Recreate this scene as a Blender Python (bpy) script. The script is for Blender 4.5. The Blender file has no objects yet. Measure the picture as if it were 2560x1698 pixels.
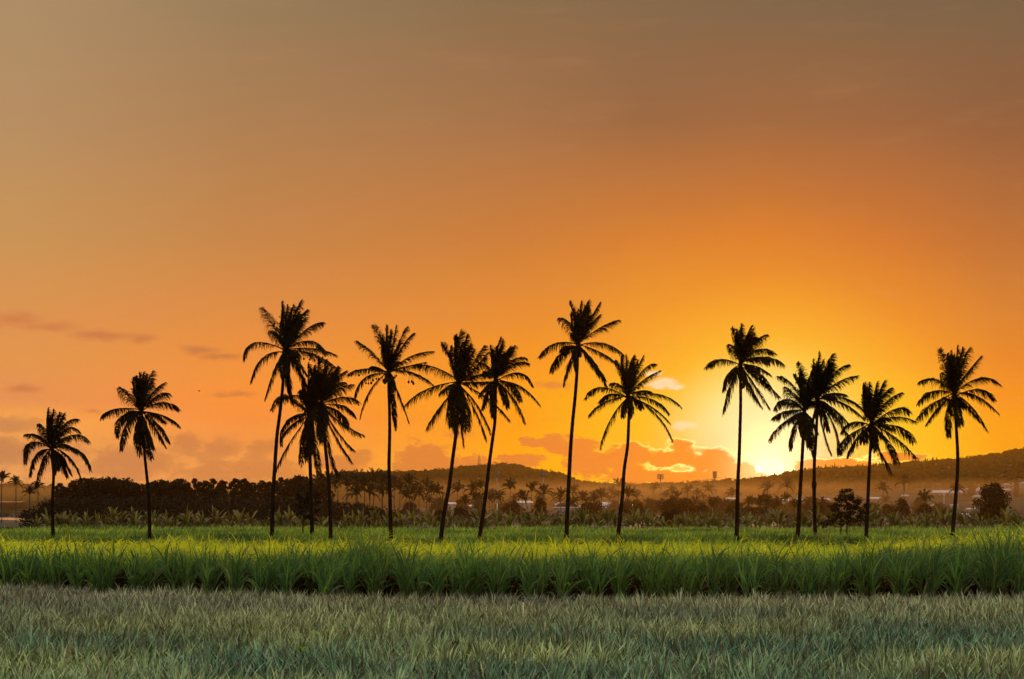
import bpy, math, random
import numpy as np
from mathutils import Vector
R = math.radians
random.seed(7)
rng = np.random.default_rng(11)
S = bpy.context.scene
C = S.collection

# ------------------------------------------------------------------ camera
F = 3000.0          # focal length in photo pixels (photo 2560 x 1698)
HY = 1240.0         # horizon row
CZ = 4.63           # eye height
cam_d = bpy.data.cameras.new('camera')
cam_d.sensor_width = 36.0
cam_d.lens = F / 2560.0 * 36.0
cam_d.shift_y = (HY - 849.0) / 2560.0
cam_d.clip_start = 0.1
cam_d.clip_end = 20000
cam = bpy.data.objects.new('camera', cam_d)
cam.location = (0, 0, CZ)
cam.rotation_euler = (R(90), 0, 0)
C.objects.link(cam)
S.camera = cam

def at(px, py, d):
    return Vector(((px - 1280.0) / F * d, d, CZ + (HY - py) / F * d))

# ------------------------------------------------------------------ render / exposure
S.render.engine = 'CYCLES'
S.cycles.use_denoising = True
S.cycles.max_bounces = 6
S.cycles.diffuse_bounces = 2
S.cycles.glossy_bounces = 2
S.cycles.transmission_bounces = 3
S.cycles.volume_bounces = 0
S.cycles.sample_clamp_indirect = 6.0
S.view_settings.view_transform = 'Standard'
S.view_settings.look = 'None'
S.view_settings.exposure = 0.0
S.view_settings.gamma = 1.0

# ------------------------------------------------------------------ sun
SUN_AZ = math.atan2(1922 - 1280, F)
SUN_EL = math.atan((HY - 1173) / math.hypot(F, 1922 - 1280))
LAMP_EL = R(2.4)
sd = bpy.data.lights.new('sun', 'SUN')
sd.energy = 3.4
sd.angle = R(0.53)
sd.color = (1.0, 0.56, 0.22)
sun = bpy.data.objects.new('sun', sd)
sdir = Vector((math.sin(SUN_AZ) * math.cos(LAMP_EL), math.cos(SUN_AZ) * math.cos(LAMP_EL), math.sin(LAMP_EL)))
sun.rotation_euler = sdir.to_track_quat('Z', 'Y').to_euler()
sun.location = (60, 300, 80)
C.objects.link(sun)

# ------------------------------------------------------------------ world
def lin(c):
    return tuple(((v / 255.0) / 12.92 if v / 255.0 <= 0.04045 else ((v / 255.0 + 0.055) / 1.055) ** 2.4) for v in c)

W = bpy.data.worlds.new('World')
S.world = W
W.use_nodes = True
nt = W.node_tree
nt.nodes.clear()
N = nt.nodes.new
Lk = nt.links.new

def setin(sock, v):
    if hasattr(v, 'is_output') or isinstance(v, bpy.types.NodeSocket):
        Lk(v, sock)
    else:
        sock.default_value = v

def mth(op, a, b=0.0, c=0.0, clamp=False):  # one math node
    n = N('ShaderNodeMath'); n.operation = op; n.use_clamp = clamp
    setin(n.inputs[0], a); setin(n.inputs[1], b); setin(n.inputs[2], c)
    return n.outputs[0]

def vmt(op, a, b=(0, 0, 0), out=0):
    n = N('ShaderNodeVectorMath'); n.operation = op
    setin(n.inputs[0], a); setin(n.inputs[1], b)
    return n.outputs[out]

def mrange(v, a, b, c=0.0, d=1.0, smooth=True):
    n = N('ShaderNodeMapRange'); n.interpolation_type = 'SMOOTHSTEP' if smooth else 'LINEAR'
    n.clamp = True
    setin(n.inputs[0], v); n.inputs[1].default_value = a; n.inputs[2].default_value = b
    n.inputs[3].default_value = c; n.inputs[4].default_value = d
    return n.outputs[0]

def ramp(v, stops, mode='LINEAR'):
    n = N('ShaderNodeValToRGB'); cr = n.color_ramp; cr.interpolation = mode
    while len(cr.elements) < len(stops):
        cr.elements.new(0.5)
    for e, (p, c) in zip(cr.elements, stops):
        e.position = p; e.color = tuple(c) + ((1,) if len(c) == 3 else ())
    setin(n.inputs[0], v)
    return n

def mixc(f, a, b, typ='MIX'):
    n = N('ShaderNodeMix'); n.data_type = 'RGBA'; n.blend_type = typ; n.clamp_factor = True
    setin(n.inputs['Factor'], f)
    for s_, v in ((n.inputs[6], a), (n.inputs[7], b)):
        if isinstance(v, bpy.types.NodeSocket): Lk(v, s_)
        else: s_.default_value = tuple(v) + ((1,) if len(v) == 3 else ())
    return n.outputs[2]

tc = N('ShaderNodeTexCoord')
sep = N('ShaderNodeSeparateXYZ'); Lk(tc.outputs['Generated'], sep.inputs[0])
dx, dy, dz = sep.outputs
az = mth('ARCTAN2', dx, dy)
hyp = mth('SQRT', mth('ADD', mth('MULTIPLY', dx, dx), mth('MULTIPLY', dy, dy)))
el = mth('ARCTAN2', dz, hyp)
# elevation ramps over 0 .. 0.5 rad (front sky), measured left and right of the sunset
ef = mth('DIVIDE', el, 0.5, clamp=True)
def er(py):
    return max(0.0, min(1.0, math.atan((HY - py) / F) / 0.5))
# five azimuth columns of the sunset sky, each an elevation ramp (rows 1150 .. 0 of the photo's sky)
SKY_X = [50, 600, 1280, 1600, 1900, 2250, 2500]
SKY_Y = [1150, 1050, 1000, 900, 800, 600, 300, 10]
SKY_T0 = [
 [(228,146,86),(234,148,80),(232,147,82),(228,149,78),(222,148,80),(203,148,86),(184,142,98),(174,141,102)],
 [(240,146,76),(248,146,66),(250,147,60),(240,146,62),(228,142,68),(201,135,74),(175,128,83),(155,125,90)],
 [(255,150,35),(255,158,30),(255,160,30),(248,152,38),(234,143,52),(208,128,60),(168,116,74),(143,110,76)],
 [(255,165,28),(255,190,34),(255,186,36),(253,168,44),(244,156,46),(218,130,52),(160,107,67),(138,106,75)],
 [(255,200,60),(255,225,100),(255,222,90),(255,195,56),(250,168,46),(224,132,48),(164,107,65),(134,103,73)],
 [(255,190,20),(255,196,25),(255,188,34),(251,167,44),(241,149,46),(213,123,52),(160,104,64),(130,101,72)],
 [(255,166,28),(253,159,32),(250,152,38),(238,141,45),(223,135,52),(196,117,56),(154,101,64),(129,100,71)]]
SKY_T = [
 [(1.2, 0.5152, 0.1605), (1.2, 0.4834, 0.097), (0.9332, 0.3332, 0.1085), (0.8557, 0.3314, 0.0854), (0.7818, 0.3155, 0.0864), (0.6119, 0.3075, 0.0963), (0.476, 0.2748, 0.1256), (0.4212, 0.2698, 0.1359)],
 [(1.2, 0.4568, 0.1149), (1.0943, 0.3213, 0.0687), (1.0883, 0.3183, 0.0483), (0.9276, 0.2984, 0.0487), (0.8055, 0.2738, 0.0573), (0.5787, 0.2395, 0.0667), (0.4139, 0.2119, 0.0848), (0.3092, 0.202, 0.1019)],
 [(1.2, 0.4784, 0.002), (1.0155, 0.3422, 0.0044), (1.0055, 0.3535, 0.0026), (0.9225, 0.2974, 0.0097), (0.7925, 0.2544, 0.0275), (0.5892, 0.1925, 0.0363), (0.3539, 0.1605, 0.0649), (0.2383, 0.1427, 0.0675)],
 [(1.0599, 0.6018, 0.002), (0.879, 0.5259, 0.002), (0.9019, 0.4643, 0.002), (0.898, 0.3086, 0.0134), (0.8132, 0.2783, 0.0171), (0.6452, 0.1922, 0.0256), (0.296, 0.1256, 0.0505), (0.2155, 0.1313, 0.0673)],
 [(0.002, 0.002, 0.002), (0.002, 0.002, 0.002), (0.391, 0.2117, 0.002), (0.7809, 0.2805, 0.002), (0.8281, 0.2368, 0.0108), (0.6578, 0.1765, 0.0193), (0.3148, 0.1245, 0.0466), (0.1962, 0.1215, 0.063)],
 [(0.9648, 0.8643, 0.002), (0.8639, 0.6129, 0.002), (0.895, 0.4873, 0.002), (0.875, 0.292, 0.011), (0.7763, 0.2212, 0.0167), (0.589, 0.1556, 0.0252), (0.2943, 0.1156, 0.0454), (0.1804, 0.1158, 0.0608)],
 [(1.0303, 0.4296, 0.002), (0.957, 0.3335, 0.0046), (0.9269, 0.2777, 0.0087), (0.7857, 0.2165, 0.0161), (0.6673, 0.2072, 0.0278), (0.4888, 0.1481, 0.0322), (0.2537, 0.1013, 0.0423), (0.178, 0.1136, 0.0593)]]
def column(px, cols):
    def e_(py): return max(0.0, min(1.0, math.atan((HY - py) / math.hypot(F, px - 1280)) / 0.5))
    st = [(0.0, tuple(cols[0]))] + [(e_(y_), tuple(c_)) for y_, c_ in zip(SKY_Y, cols)] + [(1.0, tuple(v * .97 for v in cols[-1]))]
    return ramp(ef, st).outputs[0]
SKY_AZ = [math.atan2(x_ - 1280, F) for x_ in SKY_X]
base = column(SKY_X[0], SKY_T[0])
for i_ in range(1, len(SKY_X)):
    base = mixc(mrange(az, SKY_AZ[i_ - 1], SKY_AZ[i_], smooth=False), base, column(SKY_X[i_], SKY_T[i_]))
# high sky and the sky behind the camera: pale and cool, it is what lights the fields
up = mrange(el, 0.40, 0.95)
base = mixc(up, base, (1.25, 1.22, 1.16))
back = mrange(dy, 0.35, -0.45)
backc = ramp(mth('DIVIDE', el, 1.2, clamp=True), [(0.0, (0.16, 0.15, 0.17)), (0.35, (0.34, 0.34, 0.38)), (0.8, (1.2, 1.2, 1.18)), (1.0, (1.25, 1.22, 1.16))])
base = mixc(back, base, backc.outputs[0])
# glow round the sun
sund = Vector((math.sin(SUN_AZ) * math.cos(SUN_EL), math.cos(SUN_AZ) * math.cos(SUN_EL), math.sin(SUN_EL)))
def sdist(sx, sy):
    daz = mth('MULTIPLY', mth('SUBTRACT', az, SUN_AZ), sx)
    de = mth('MULTIPLY', mth('SUBTRACT', el, SUN_EL), sy)
    return mth('SQRT', mth('ADD', mth('MULTIPLY', daz, daz), mth('MULTIPLY', de, de)))
sdn = sdist(1.0, 1.0)
frontm = mrange(dy, 0.0, 0.3)
g = ramp(mth('DIVIDE', sdn, 0.5, clamp=True), [(0.0, (1.3, 1.25, .95, 1)), (0.05, (1.1, 1.0, .62, 1)), (0.10, (1.05, .92, .36, .95)), (0.15, (1.02, .78, .12, .8)),
                (0.22, (1, .60, .03, .5)), (0.32, (1, .46, .02, .16)), (0.45, (.9, .3, .02, 0))])
skyc = mixc(mth('MULTIPLY', g.outputs[1], frontm), base, g.outputs[0])
# clouds (az / el space)
cmb = N('ShaderNodeCombineXYZ'); Lk(az, cmb.inputs[0]); Lk(el, cmb.inputs[1])
P = cmb.outputs[0]
def noise(vec, scale, detail=5, rough=0.55):
    n = N('ShaderNodeTexNoise'); n.inputs['Scale'].default_value = scale
    n.inputs['Detail'].default_value = detail; n.inputs['Roughness'].default_value = rough
    Lk(vec, n.inputs['Vector']); return n
Pst = vmt('MULTIPLY', P, (1.0, 1.8, 1.0))
nz = noise(Pst, 34.0, 8, 0.62)
nzs = noise(vmt('MULTIPLY', P, (1.0, 5.0, 1.0)), 9.0, 5, 0.6)
warp = vmt('MULTIPLY', vmt('SUBTRACT', nz.outputs['Color'], (0.5, 0.5, 0.5)), (0.020, 0.010, 0.0))
PW = vmt('ADD', P, warp)
def blobs(lst):
    acc = None
    for (px, py, rx, ry) in lst:
        a0 = math.atan2(px - 1280, F); e0 = math.atan((HY - py) / math.hypot(F, px - 1280))
        d = vmt('SUBTRACT', PW, (a0, e0, 0))
        d = vmt('MULTIPLY', d, (F / rx, F / ry, 0))
        l = vmt('LENGTH', d, out=1)
        v = mth('SUBTRACT', 1.0, l)
        acc = v if acc is None else mth('SMOOTH_MAX', acc, v, 0.25)
    return acc
low = blobs([(30, 1060, 70, 24), (30, 1140, 130, 52), (330, 1155, 210, 60), (470, 1105, 50, 28), (560, 1120, 60, 36), (660, 1125, 70, 34), (600, 1180, 240, 40),
             (860, 1158, 110, 38), (1065, 1145, 100, 52), (1190, 1170, 120, 40), (1360, 1105, 66, 24), (1450, 1118, 80, 28), (1300, 1150, 90, 24),
             (1500, 1160, 150, 42), (1590, 1135, 70, 34), (1685, 1140, 84, 36), (1640, 1190, 160, 24), (1785, 1150, 80, 30), (1830, 1172, 95, 30), (1880, 1192, 90, 22), (1740, 1195, 150, 24), (2015, 1172, 60, 16), (2070, 1160, 70, 16),
             (2100, 1168, 90, 16), (2250, 1140, 70, 12)])
hi = blobs([(30, 796, 95, 26), (120, 815, 90, 18), (270, 838, 130, 17), (350, 845, 60, 16), (505, 876, 74, 17), (560, 892, 70, 12), (590, 985, 70, 12), (60, 975, 60, 16), (225, 1030, 40, 12), (1390, 965, 60, 16), (1150, 1085, 50, 14)])
nlow = mth('ADD', low, mth('MULTIPLY', mth('SUBTRACT', nz.outputs[0], 0.5), 3.0))
clow = mth('ADD', mth('MULTIPLY', mrange(nlow, 0.08, 0.40), mrange(az, -0.28, 0.02, 0.25, 1.0)), mth('MULTIPLY', mrange(nlow, -0.35, 1.0), mrange(az, -0.28, 0.02, 0.85, 0.0)), clamp=True)
nhi = mth('ADD', hi, mth('MULTIPLY', mth('SUBTRACT', nz.outputs[0], 0.5), 1.6))
chi = mth('MULTIPLY', mrange(nhi, 0.0, 1.0), 0.62)
# cloud colours: mauve far from the sun, glowing orange close to it
ccol = ramp(mth('DIVIDE', sdn, 0.65, clamp=True), [(0.0, lin((255, 150, 26))), (0.07, lin((244, 134, 34))), (0.2, lin((232, 122, 58))), (0.36, lin((222, 122, 62))), (0.62, lin((204, 124, 82))), (1.0, lin((190, 126, 98)))])
skyc = mixc(mth('MULTIPLY', clow, mrange(az, -0.25, 0.0, 0.62, 0.92)), skyc, ccol.outputs[0])
hcol = ramp(mth('DIVIDE', mth('ADD', az, 0.45), 0.9, clamp=True), [(0.0, lin((214, 110, 72))), (0.25, lin((186, 106, 72))), (1.0, lin((240, 130, 50)))])
skyc = mixc(chi, skyc, hcol.outputs[0])
# lit cloud rims near the sun
rim = mth('MULTIPLY', mrange(nlow, -0.06, 0.09), mrange(nlow, 0.24, 0.10))
near = mrange(sdist(1.0, 1.3), 0.150, 0.04)
skyc = mixc(mth('MULTIPLY', mth('MULTIPLY', rim, near), 0.95), skyc, (2.2, 1.7, 0.50))
# two small lit puffs
puff = blobs([(1705, 1066, 34, 15), (1728, 1068, 22, 11), (1660, 958, 44, 15), (1690, 968, 30, 10), (1935, 1095, 20, 12), (1635, 935, 26, 10)])
npf = mth('ADD', puff, mth('MULTIPLY', mth('SUBTRACT', nz.outputs[0], 0.5), 1.7))
skyc = mixc(mth('MULTIPLY', mrange(npf, 0.0, 0.7), 0.75), skyc, (1.0, 0.86, 0.60))
# faint high streaks over the whole sunset side
stk = mth('MULTIPLY', mrange(nzs.outputs[0], 0.52, 0.75), 0.10)
skyc = mixc(stk, skyc, (0.60, 0.27, 0.12))
# the disc itself, bitten off by cloud below
disc = mth('MULTIPLY', mrange(sdist(0.85, 1.15), 0.0115, 0.0085), mrange(nlow, 0.45, 0.15))
skyc = mixc(disc, skyc, (5.0, 4.8, 4.0))
glow2 = mrange(vmt('LENGTH', vmt('MULTIPLY', vmt('SUBTRACT', P, (math.atan2(1890 - 1280, F), math.atan((HY - 1085) / 3060.0), 0)), (1.0, 1.25, 0)), out=1), 0.088, 0.0)
skyc = mixc(mth('MULTIPLY', mth('MULTIPLY', glow2, mth('SUBTRACT', 1.0, clow)), 0.85), skyc, (1.12, 1.02, .50))
halo = mth('MULTIPLY', mrange(sdist(1.0, 0.95), 0.062, 0.0), mrange(nlow, 0.50, 0.05, 0.62, 0.97))
skyc = mixc(mth('MULTIPLY', halo, halo), skyc, (2.8, 2.3, 1.1))
# below the horizon: dull ground tone
skyc = mixc(mrange(el, -0.01, -0.08), skyc, (0.12, 0.08, 0.05))
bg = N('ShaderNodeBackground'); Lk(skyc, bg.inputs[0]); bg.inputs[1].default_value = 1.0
sky = N('ShaderNodeTexSky'); sky.sky_type = 'NISHITA'; sky.sun_disc = False
sky.sun_elevation = LAMP_EL; sky.sun_rotation = SUN_AZ
bg2 = N('ShaderNodeBackground'); Lk(sky.outputs[0], bg2.inputs[0]); bg2.inputs[1].default_value = 0.004
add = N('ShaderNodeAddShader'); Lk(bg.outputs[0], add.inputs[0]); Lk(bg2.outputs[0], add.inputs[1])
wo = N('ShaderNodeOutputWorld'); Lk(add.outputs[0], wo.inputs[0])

# ------------------------------------------------------------------ materials
def material(name):
    m = bpy.data.materials.new(name); m.use_nodes = True
    m.node_tree.nodes.clear()
    return m

def mat(name, col=None, rough=0.8, trans=0.0, var=0.25, scale=3.0, attr=False, spec=0.3, tcol=None, col2=None, metallic=0.0, bump=0.0, emit=None):
    m = material(name); t = m.node_tree; n = t.nodes.new; l = t.links.new
    out = n('ShaderNodeOutputMaterial')
    p = n('ShaderNodeBsdfPrincipled'); p.inputs['Roughness'].default_value = rough
    p.inputs['Specular IOR Level'].default_value = spec; p.inputs['Metallic'].default_value = metallic
    nz = n('ShaderNodeTexNoise'); nz.inputs['Scale'].default_value = scale; nz.inputs['Detail'].default_value = 6
    tcn = n('ShaderNodeTexCoord'); l(tcn.outputs['Object'], nz.inputs['Vector'])
    mx = n('ShaderNodeMix'); mx.data_type = 'RGBA'
    mr = n('ShaderNodeMapRange'); l(nz.outputs[0], mr.inputs[0]); mr.inputs[1].default_value = 0.3; mr.inputs[2].default_value = 0.7
    l(mr.outputs[0], mx.inputs[0])
    if attr:
        a = n('ShaderNodeAttribute'); a.attribute_name = 'Col'
        dk = n('ShaderNodeMix'); dk.data_type = 'RGBA'; dk.blend_type = 'MULTIPLY'; dk.inputs[0].default_value = 1.0
        l(a.outputs['Color'], dk.inputs[6]); dk.inputs[7].default_value = (1 - var,) * 3 + (1,)
        l(dk.outputs[2], mx.inputs[6]); l(a.outputs['Color'], mx.inputs[7])
    else:
        c2 = col2 if col2 else tuple(v * (1 - var) for v in col)
        mx.inputs[6].default_value = tuple(c2) + (1,); mx.inputs[7].default_value = tuple(col) + (1,)
    l(mx.outputs[2], p.inputs['Base Color'])
    if bump:
        b = n('ShaderNodeBump'); b.inputs['Strength'].default_value = bump; b.inputs['Distance'].default_value = 0.05
        l(nz.outputs[0], b.inputs['Height']); l(b.outputs[0], p.inputs['Normal'])
    if emit:
        p.inputs['Emission Color'].default_value = tuple(emit[0]) + (1,); p.inputs['Emission Strength'].default_value = emit[1]
    if trans > 0:
        tr = n('ShaderNodeBsdfTranslucent')
        if tcol:
            tm = n('ShaderNodeMix'); tm.data_type = 'RGBA'; tm.blend_type = 'MULTIPLY'; tm.inputs[0].default_value = 1
            l(mx.outputs[2], tm.inputs[6]); tm.inputs[7].default_value = tuple(tcol) + (1,)
            l(tm.outputs[2], tr.inputs[0])
        else:
            l(mx.outputs[2], tr.inputs[0])
        ms = n('ShaderNodeMixShader'); ms.inputs[0].default_value = trans
        l(p.outputs[0], ms.inputs[1]); l(tr.outputs[0], ms.inputs[2]); l(ms.outputs[0], out.inputs[0])
    else:
        l(p.outputs[0], out.inputs[0])
    return m

M = {}
M['soil'] = mat('soil', (0.040, 0.034, 0.016), 0.95, var=0.5, scale=0.6, bump=0.6)
M['hill'] = mat('hill_ground', (0.035, 0.034, 0.012), 0.95, var=0.5, scale=0.02)
M['forest'] = mat('forest_leaf', (0.026, 0.025, 0.009), 1.0, var=0.2, scale=0.02, spec=0.0)
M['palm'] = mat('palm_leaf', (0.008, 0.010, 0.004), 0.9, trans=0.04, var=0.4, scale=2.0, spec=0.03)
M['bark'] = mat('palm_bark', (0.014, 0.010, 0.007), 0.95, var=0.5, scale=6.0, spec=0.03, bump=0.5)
M['nut'] = mat('coconut_husk', (0.035, 0.030, 0.012), 0.7, var=0.3, spec=0.1)
M['nest'] = mat('nest_straw', (0.040, 0.028, 0.014), 0.95, var=0.4, scale=20, spec=0.0)
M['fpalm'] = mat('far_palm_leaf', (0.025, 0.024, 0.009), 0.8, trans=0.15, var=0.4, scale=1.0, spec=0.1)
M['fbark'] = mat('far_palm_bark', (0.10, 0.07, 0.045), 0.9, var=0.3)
M['tree'] = mat('tree_leaf', (0.016, 0.014, 0.006), 0.8, trans=0.08, var=0.5, scale=0.8, spec=0.1)
M['treeb'] = mat('tree_bark', (0.035, 0.025, 0.018), 0.9, var=0.4, scale=3)
M['banana'] = mat('banana_leaf', attr=True, rough=0.6, trans=0.25, var=0.3, scale=3.0, spec=0.3)
M['cane'] = mat('cane_leaf', attr=True, rough=0.6, trans=0.55, var=0.15, scale=2.0, spec=0.25, tcol=(1.15, 1.0, 0.35))
M['pine'] = mat('pineapple_leaf', attr=True, rough=0.8, trans=0.08, var=0.25, scale=6.0, spec=0.06)
M['grass'] = mat('grass_blade', attr=True, rough=0.7, trans=0.45, var=0.2, scale=1.0, spec=0.15, tcol=(1.1, 1.0, 0.4))
M['scrub'] = mat('scrub_leaf', (0.07, 0.065, 0.022), 0.9, trans=0.1, var=0.5, scale=0.1)
M['wall'] = mat('house_wall', (0.28, 0.23, 0.18), 0.9, var=0.2, scale=0.6)
M['roof'] = mat('metal_roof', (0.75, 0.70, 0.66), 0.45, var=0.25, scale=1.2, spec=0.5)
M['dark'] = mat('window_glass', (0.05, 0.045, 0.04), 0.2, var=0.2)
M['steel'] = mat('mast_steel', (0.16, 0.15, 0.14), 0.6, var=0.3)
M['pvc'] = mat('riser_pipe', (0.80, 0.66, 0.42), 0.5, var=0.15, scale=8)
M['plastic'] = mat('sprinkler_plastic', (0.02, 0.02, 0.05), 0.4, var=0.2)
M['weed'] = mat('weed_leaf', (0.22, 0.34, 0.02), 0.6, trans=0.4, var=0.2)
M['lamp'] = mat('lit_lamp', (1, 0.9, 0.6), 0.5, emit=((1.0, 0.85, 0.45), 40.0))
M['bird'] = mat('bird_feather', (0.03, 0.025, 0.02), 0.8)
def water_mat():
    m = material('water'); t = m.node_tree; n = t.nodes.new; l = t.links.new
    out = n('ShaderNodeOutputMaterial'); p = n('ShaderNodeBsdfPrincipled')
    p.inputs['Base Color'].default_value = (0.30, 0.24, 0.18, 1); p.inputs['Roughness'].default_value = 0.12
    p.inputs['Specular IOR Level'].default_value = 1.0
    nz = n('ShaderNodeTexNoise'); nz.inputs['Scale'].default_value = 0.6; nz.inputs['Detail'].default_value = 4
    b = n('ShaderNodeBump'); b.inputs['Strength'].default_value = 0.15; b.inputs['Distance'].default_value = 0.1
    tcn = n('ShaderNodeTexCoord'); l(tcn.outputs['Object'], nz.inputs['Vector'])
    l(nz.outputs[0], b.inputs['Height']); l(b.outputs[0], p.inputs['Normal']); l(p.outputs[0], out.inputs[0])
    return m
M['water'] = water_mat()

# ------------------------------------------------------------------ mesh builder
class MB:
    def __init__(s):
        s.v = []; s.f = []; s.t = []; s.c = []; s.n = 0
    def add(s, V, Q=None, T=None, col=None):
        V = np.asarray(V, dtype=np.float32).reshape(-1, 3)
        if Q is not None and len(Q): s.f.append(np.asarray(Q, dtype=np.int64) + s.n)
        if T is not None and len(T): s.t.append(np.asarray(T, dtype=np.int64) + s.n)
        if col is None: col = np.full((len(V), 3), 0.1, dtype=np.float32)
        s.c.append(np.broadcast_to(np.asarray(col, dtype=np.float32), (len(V), 3)))
        s.v.append(V); s.n += len(V)
    def strips(s, P, side, wid, col=None):
        """P (n,k,3) centre lines, side (n,3)/(n,k,3) unit side vectors, wid (k,)/(n,k) half widths, col (n,3)"""
        P = np.asarray(P, dtype=np.float64); n, k, _ = P.shape
        side = np.asarray(side)
        if side.ndim == 2: side = np.repeat(side[:, None, :], k, 1)
        wid = np.asarray(wid)
        if wid.ndim == 1: wid = np.repeat(wid[None, :], n, 0)
        A = P - side * wid[..., None]; B = P + side * wid[..., None]
        V = np.stack([A, B], 2).reshape(n, k * 2, 3)
        i = np.arange(k - 1)
        q = np.stack([2 * i, 2 * i + 1, 2 * i + 3, 2 * i + 2], 1)
        Q = (q[None] + (np.arange(n) * 2 * k)[:, None, None]).reshape(-1, 4)
        cc = None
        if col is not None: cc = np.repeat(np.asarray(col)[:, None, :], 2 * k, 1).reshape(-1, 3)
        s.add(V.reshape(-1, 3), Q, None, cc)
    def tube(s, pts, rad, seg=10, cap=True, col=None):
        pts = [Vector(p) for p in pts]; k = len(pts)
        if not hasattr(rad, '__len__'): rad = [rad] * k
        V = []
        for i, p in enumerate(pts):
            t = (pts[min(i + 1, k - 1)] - pts[max(i - 1, 0)]).normalized()
            a = Vector((0, 1, 0)) if abs(t.y) < 0.9 else Vector((1, 0, 0))
            u = t.cross(a).normalized(); w = t.cross(u)
            for j in range(seg):
                an = 2 * math.pi * j / seg
                V.append(p + (u * math.cos(an) + w * math.sin(an)) * rad[i])
        Q = [[i * seg + j, i * seg + (j + 1) % seg, (i + 1) * seg + (j + 1) % seg, (i + 1) * seg + j] for i in range(k - 1) for j in range(seg)]
        T = []
        if cap:
            V.append(pts[0]); V.append(pts[-1]); a = k * seg
            for j in range(seg):
                T.append([a, (j + 1) % seg, j]); T.append([a + 1, (k - 1) * seg + j, (k - 1) * seg + (j + 1) % seg])
        s.add([tuple(v) for v in V], Q, T, col)
    def box(s, c, d, rz=0.0, col=None):
        c = np.array(c, float); h = np.array(d, float) / 2
        V = np.array([[x, y, z] for z in (-1, 1) for y in (-1, 1) for x in (-1, 1)], float) * h
        ca, sa = math.cos(rz), math.sin(rz)
        V[:, :2] = V[:, :2] @ np.array([[ca, sa], [-sa, ca]])
        s.add(V + c, [[2, 3, 1, 0], [5, 7, 6, 4], [1, 5, 4, 0], [6, 7, 3, 2], [4, 6, 2, 0], [3, 7, 5, 1]], None, col)
    def ball(s, c, r, seg=10, rings=7, jit=0.0, col=None):
        c = np.array(c, float); r = np.array(r, float) if hasattr(r, '__len__') else np.array([r] * 3)
        V = [[0, 0, -1]]
        for i in range(1, rings):
            ph = -math.pi / 2 + math.pi * i / rings
            for j in range(seg):
                th = 2 * math.pi * j / seg
                V.append([math.cos(ph) * math.cos(th), math.cos(ph) * math.sin(th), math.sin(ph)])
        V.append([0, 0, 1]); V = np.array(V)
        if jit: V = V * (1 + rng.uniform(-jit, jit, (len(V), 1)))
        Q = [[1 + i * seg + j, 1 + i * seg + (j + 1) % seg, 1 + (i + 1) * seg + (j + 1) % seg, 1 + (i + 1) * seg + j] for i in range(rings - 2) for j in range(seg)]
        e = len(V) - 1; o = 1 + (rings - 2) * seg
        T = [[0, 1 + (j + 1) % seg, 1 + j] for j in range(seg)] + [[e, o + j, o + (j + 1) % seg] for j in range(seg)]
        s.add(V * r + c, Q, T, col)
    def mesh(s, name, m, smooth=False):
        me = bpy.data.meshes.new(name)
        V = np.concatenate(s.v).astype(np.float32)
        Q = np.concatenate(s.f) if s.f else np.zeros((0, 4), int)
        T = np.concatenate(s.t) if s.t else np.zeros((0, 3), int)
        me.vertices.add(len(V)); me.vertices.foreach_set('co', V.ravel())
        nl = Q.size + T.size
        me.loops.add(nl); me.polygons.add(len(Q) + len(T))
        me.loops.foreach_set('vertex_index', np.concatenate([Q.ravel(), T.ravel()]).astype(np.int32))
        st = np.concatenate([np.arange(len(Q)) * 4, Q.size + np.arange(len(T)) * 3]).astype(np.int32)
        me.polygons.foreach_set('loop_start', st)
        me.polygons.foreach_set('loop_total', np.concatenate([np.full(len(Q), 4), np.full(len(T), 3)]).astype(np.int32))
        at_ = me.attributes.new('Col', 'FLOAT_COLOR', 'POINT')
        cc = np.concatenate(s.c); cc = np.concatenate([cc, np.ones((len(cc), 1), np.float32)], 1).astype(np.float32)
        at_.data.foreach_set('color', cc.ravel())
        me.update(calc_edges=True)
        if smooth: me.polygons.foreach_set('use_smooth', np.ones(len(me.polygons), bool))
        me.materials.append(m)
        return me
    def build(s, name, m, parent=None, smooth=False):
        o = bpy.data.objects.new(name, s.mesh(name, m, smooth)); C.objects.link(o)
        if parent is not None: o.parent = parent
        return o

def tag(o, label=None, cat=None, group=None, kind=None):
    if label: o['label'] = label
    if cat: o['category'] = cat
    if group: o['group'] = group
    if kind: o['kind'] = kind
    return o
def empty(name, loc, label=None, cat=None, group=None, rz=0.0):
    o = bpy.data.objects.new(name, None); C.objects.link(o); o.location = loc; o.rotation_euler.z = rz
    o.empty_display_size = 0.3
    return tag(o, label, cat, group)
def child(name, mesh, parent):
    o = bpy.data.objects.new(name, mesh); C.objects.link(o); o.parent = parent
    return o

# ------------------------------------------------------------------ value noise
def vnoise(x, y, seed=0):
    x = np.asarray(x, float); y = np.asarray(y, float)
    xi = np.floor(x).astype(np.int64); yi = np.floor(y).astype(np.int64)
    fx = x - xi; fy = y - yi
    fx = fx * fx * (3 - 2 * fx); fy = fy * fy * (3 - 2 * fy)
    def h(a, b):
        n = (a * 374761393 + b * 668265263 + seed * 974634777) & 0xffffffff
        n = ((n ^ (n >> 13)) * 1274126177) & 0xffffffff
        return ((n ^ (n >> 16)) & 0xffff) / 65535.0
    return (h(xi, yi) * (1 - fx) + h(xi + 1, yi) * fx) * (1 - fy) + (h(xi, yi + 1) * (1 - fx) + h(xi + 1, yi + 1) * fx) * fy
def fbm(x, y, seed=0, o=4):
    s = 0; a = 0.5; t = 0
    for i in range(o):
        s = s + a * vnoise(np.asarray(x) * 2 ** i, np.asarray(y) * 2 ** i, seed + i); t += a; a *= 0.5
    return s / t

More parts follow.
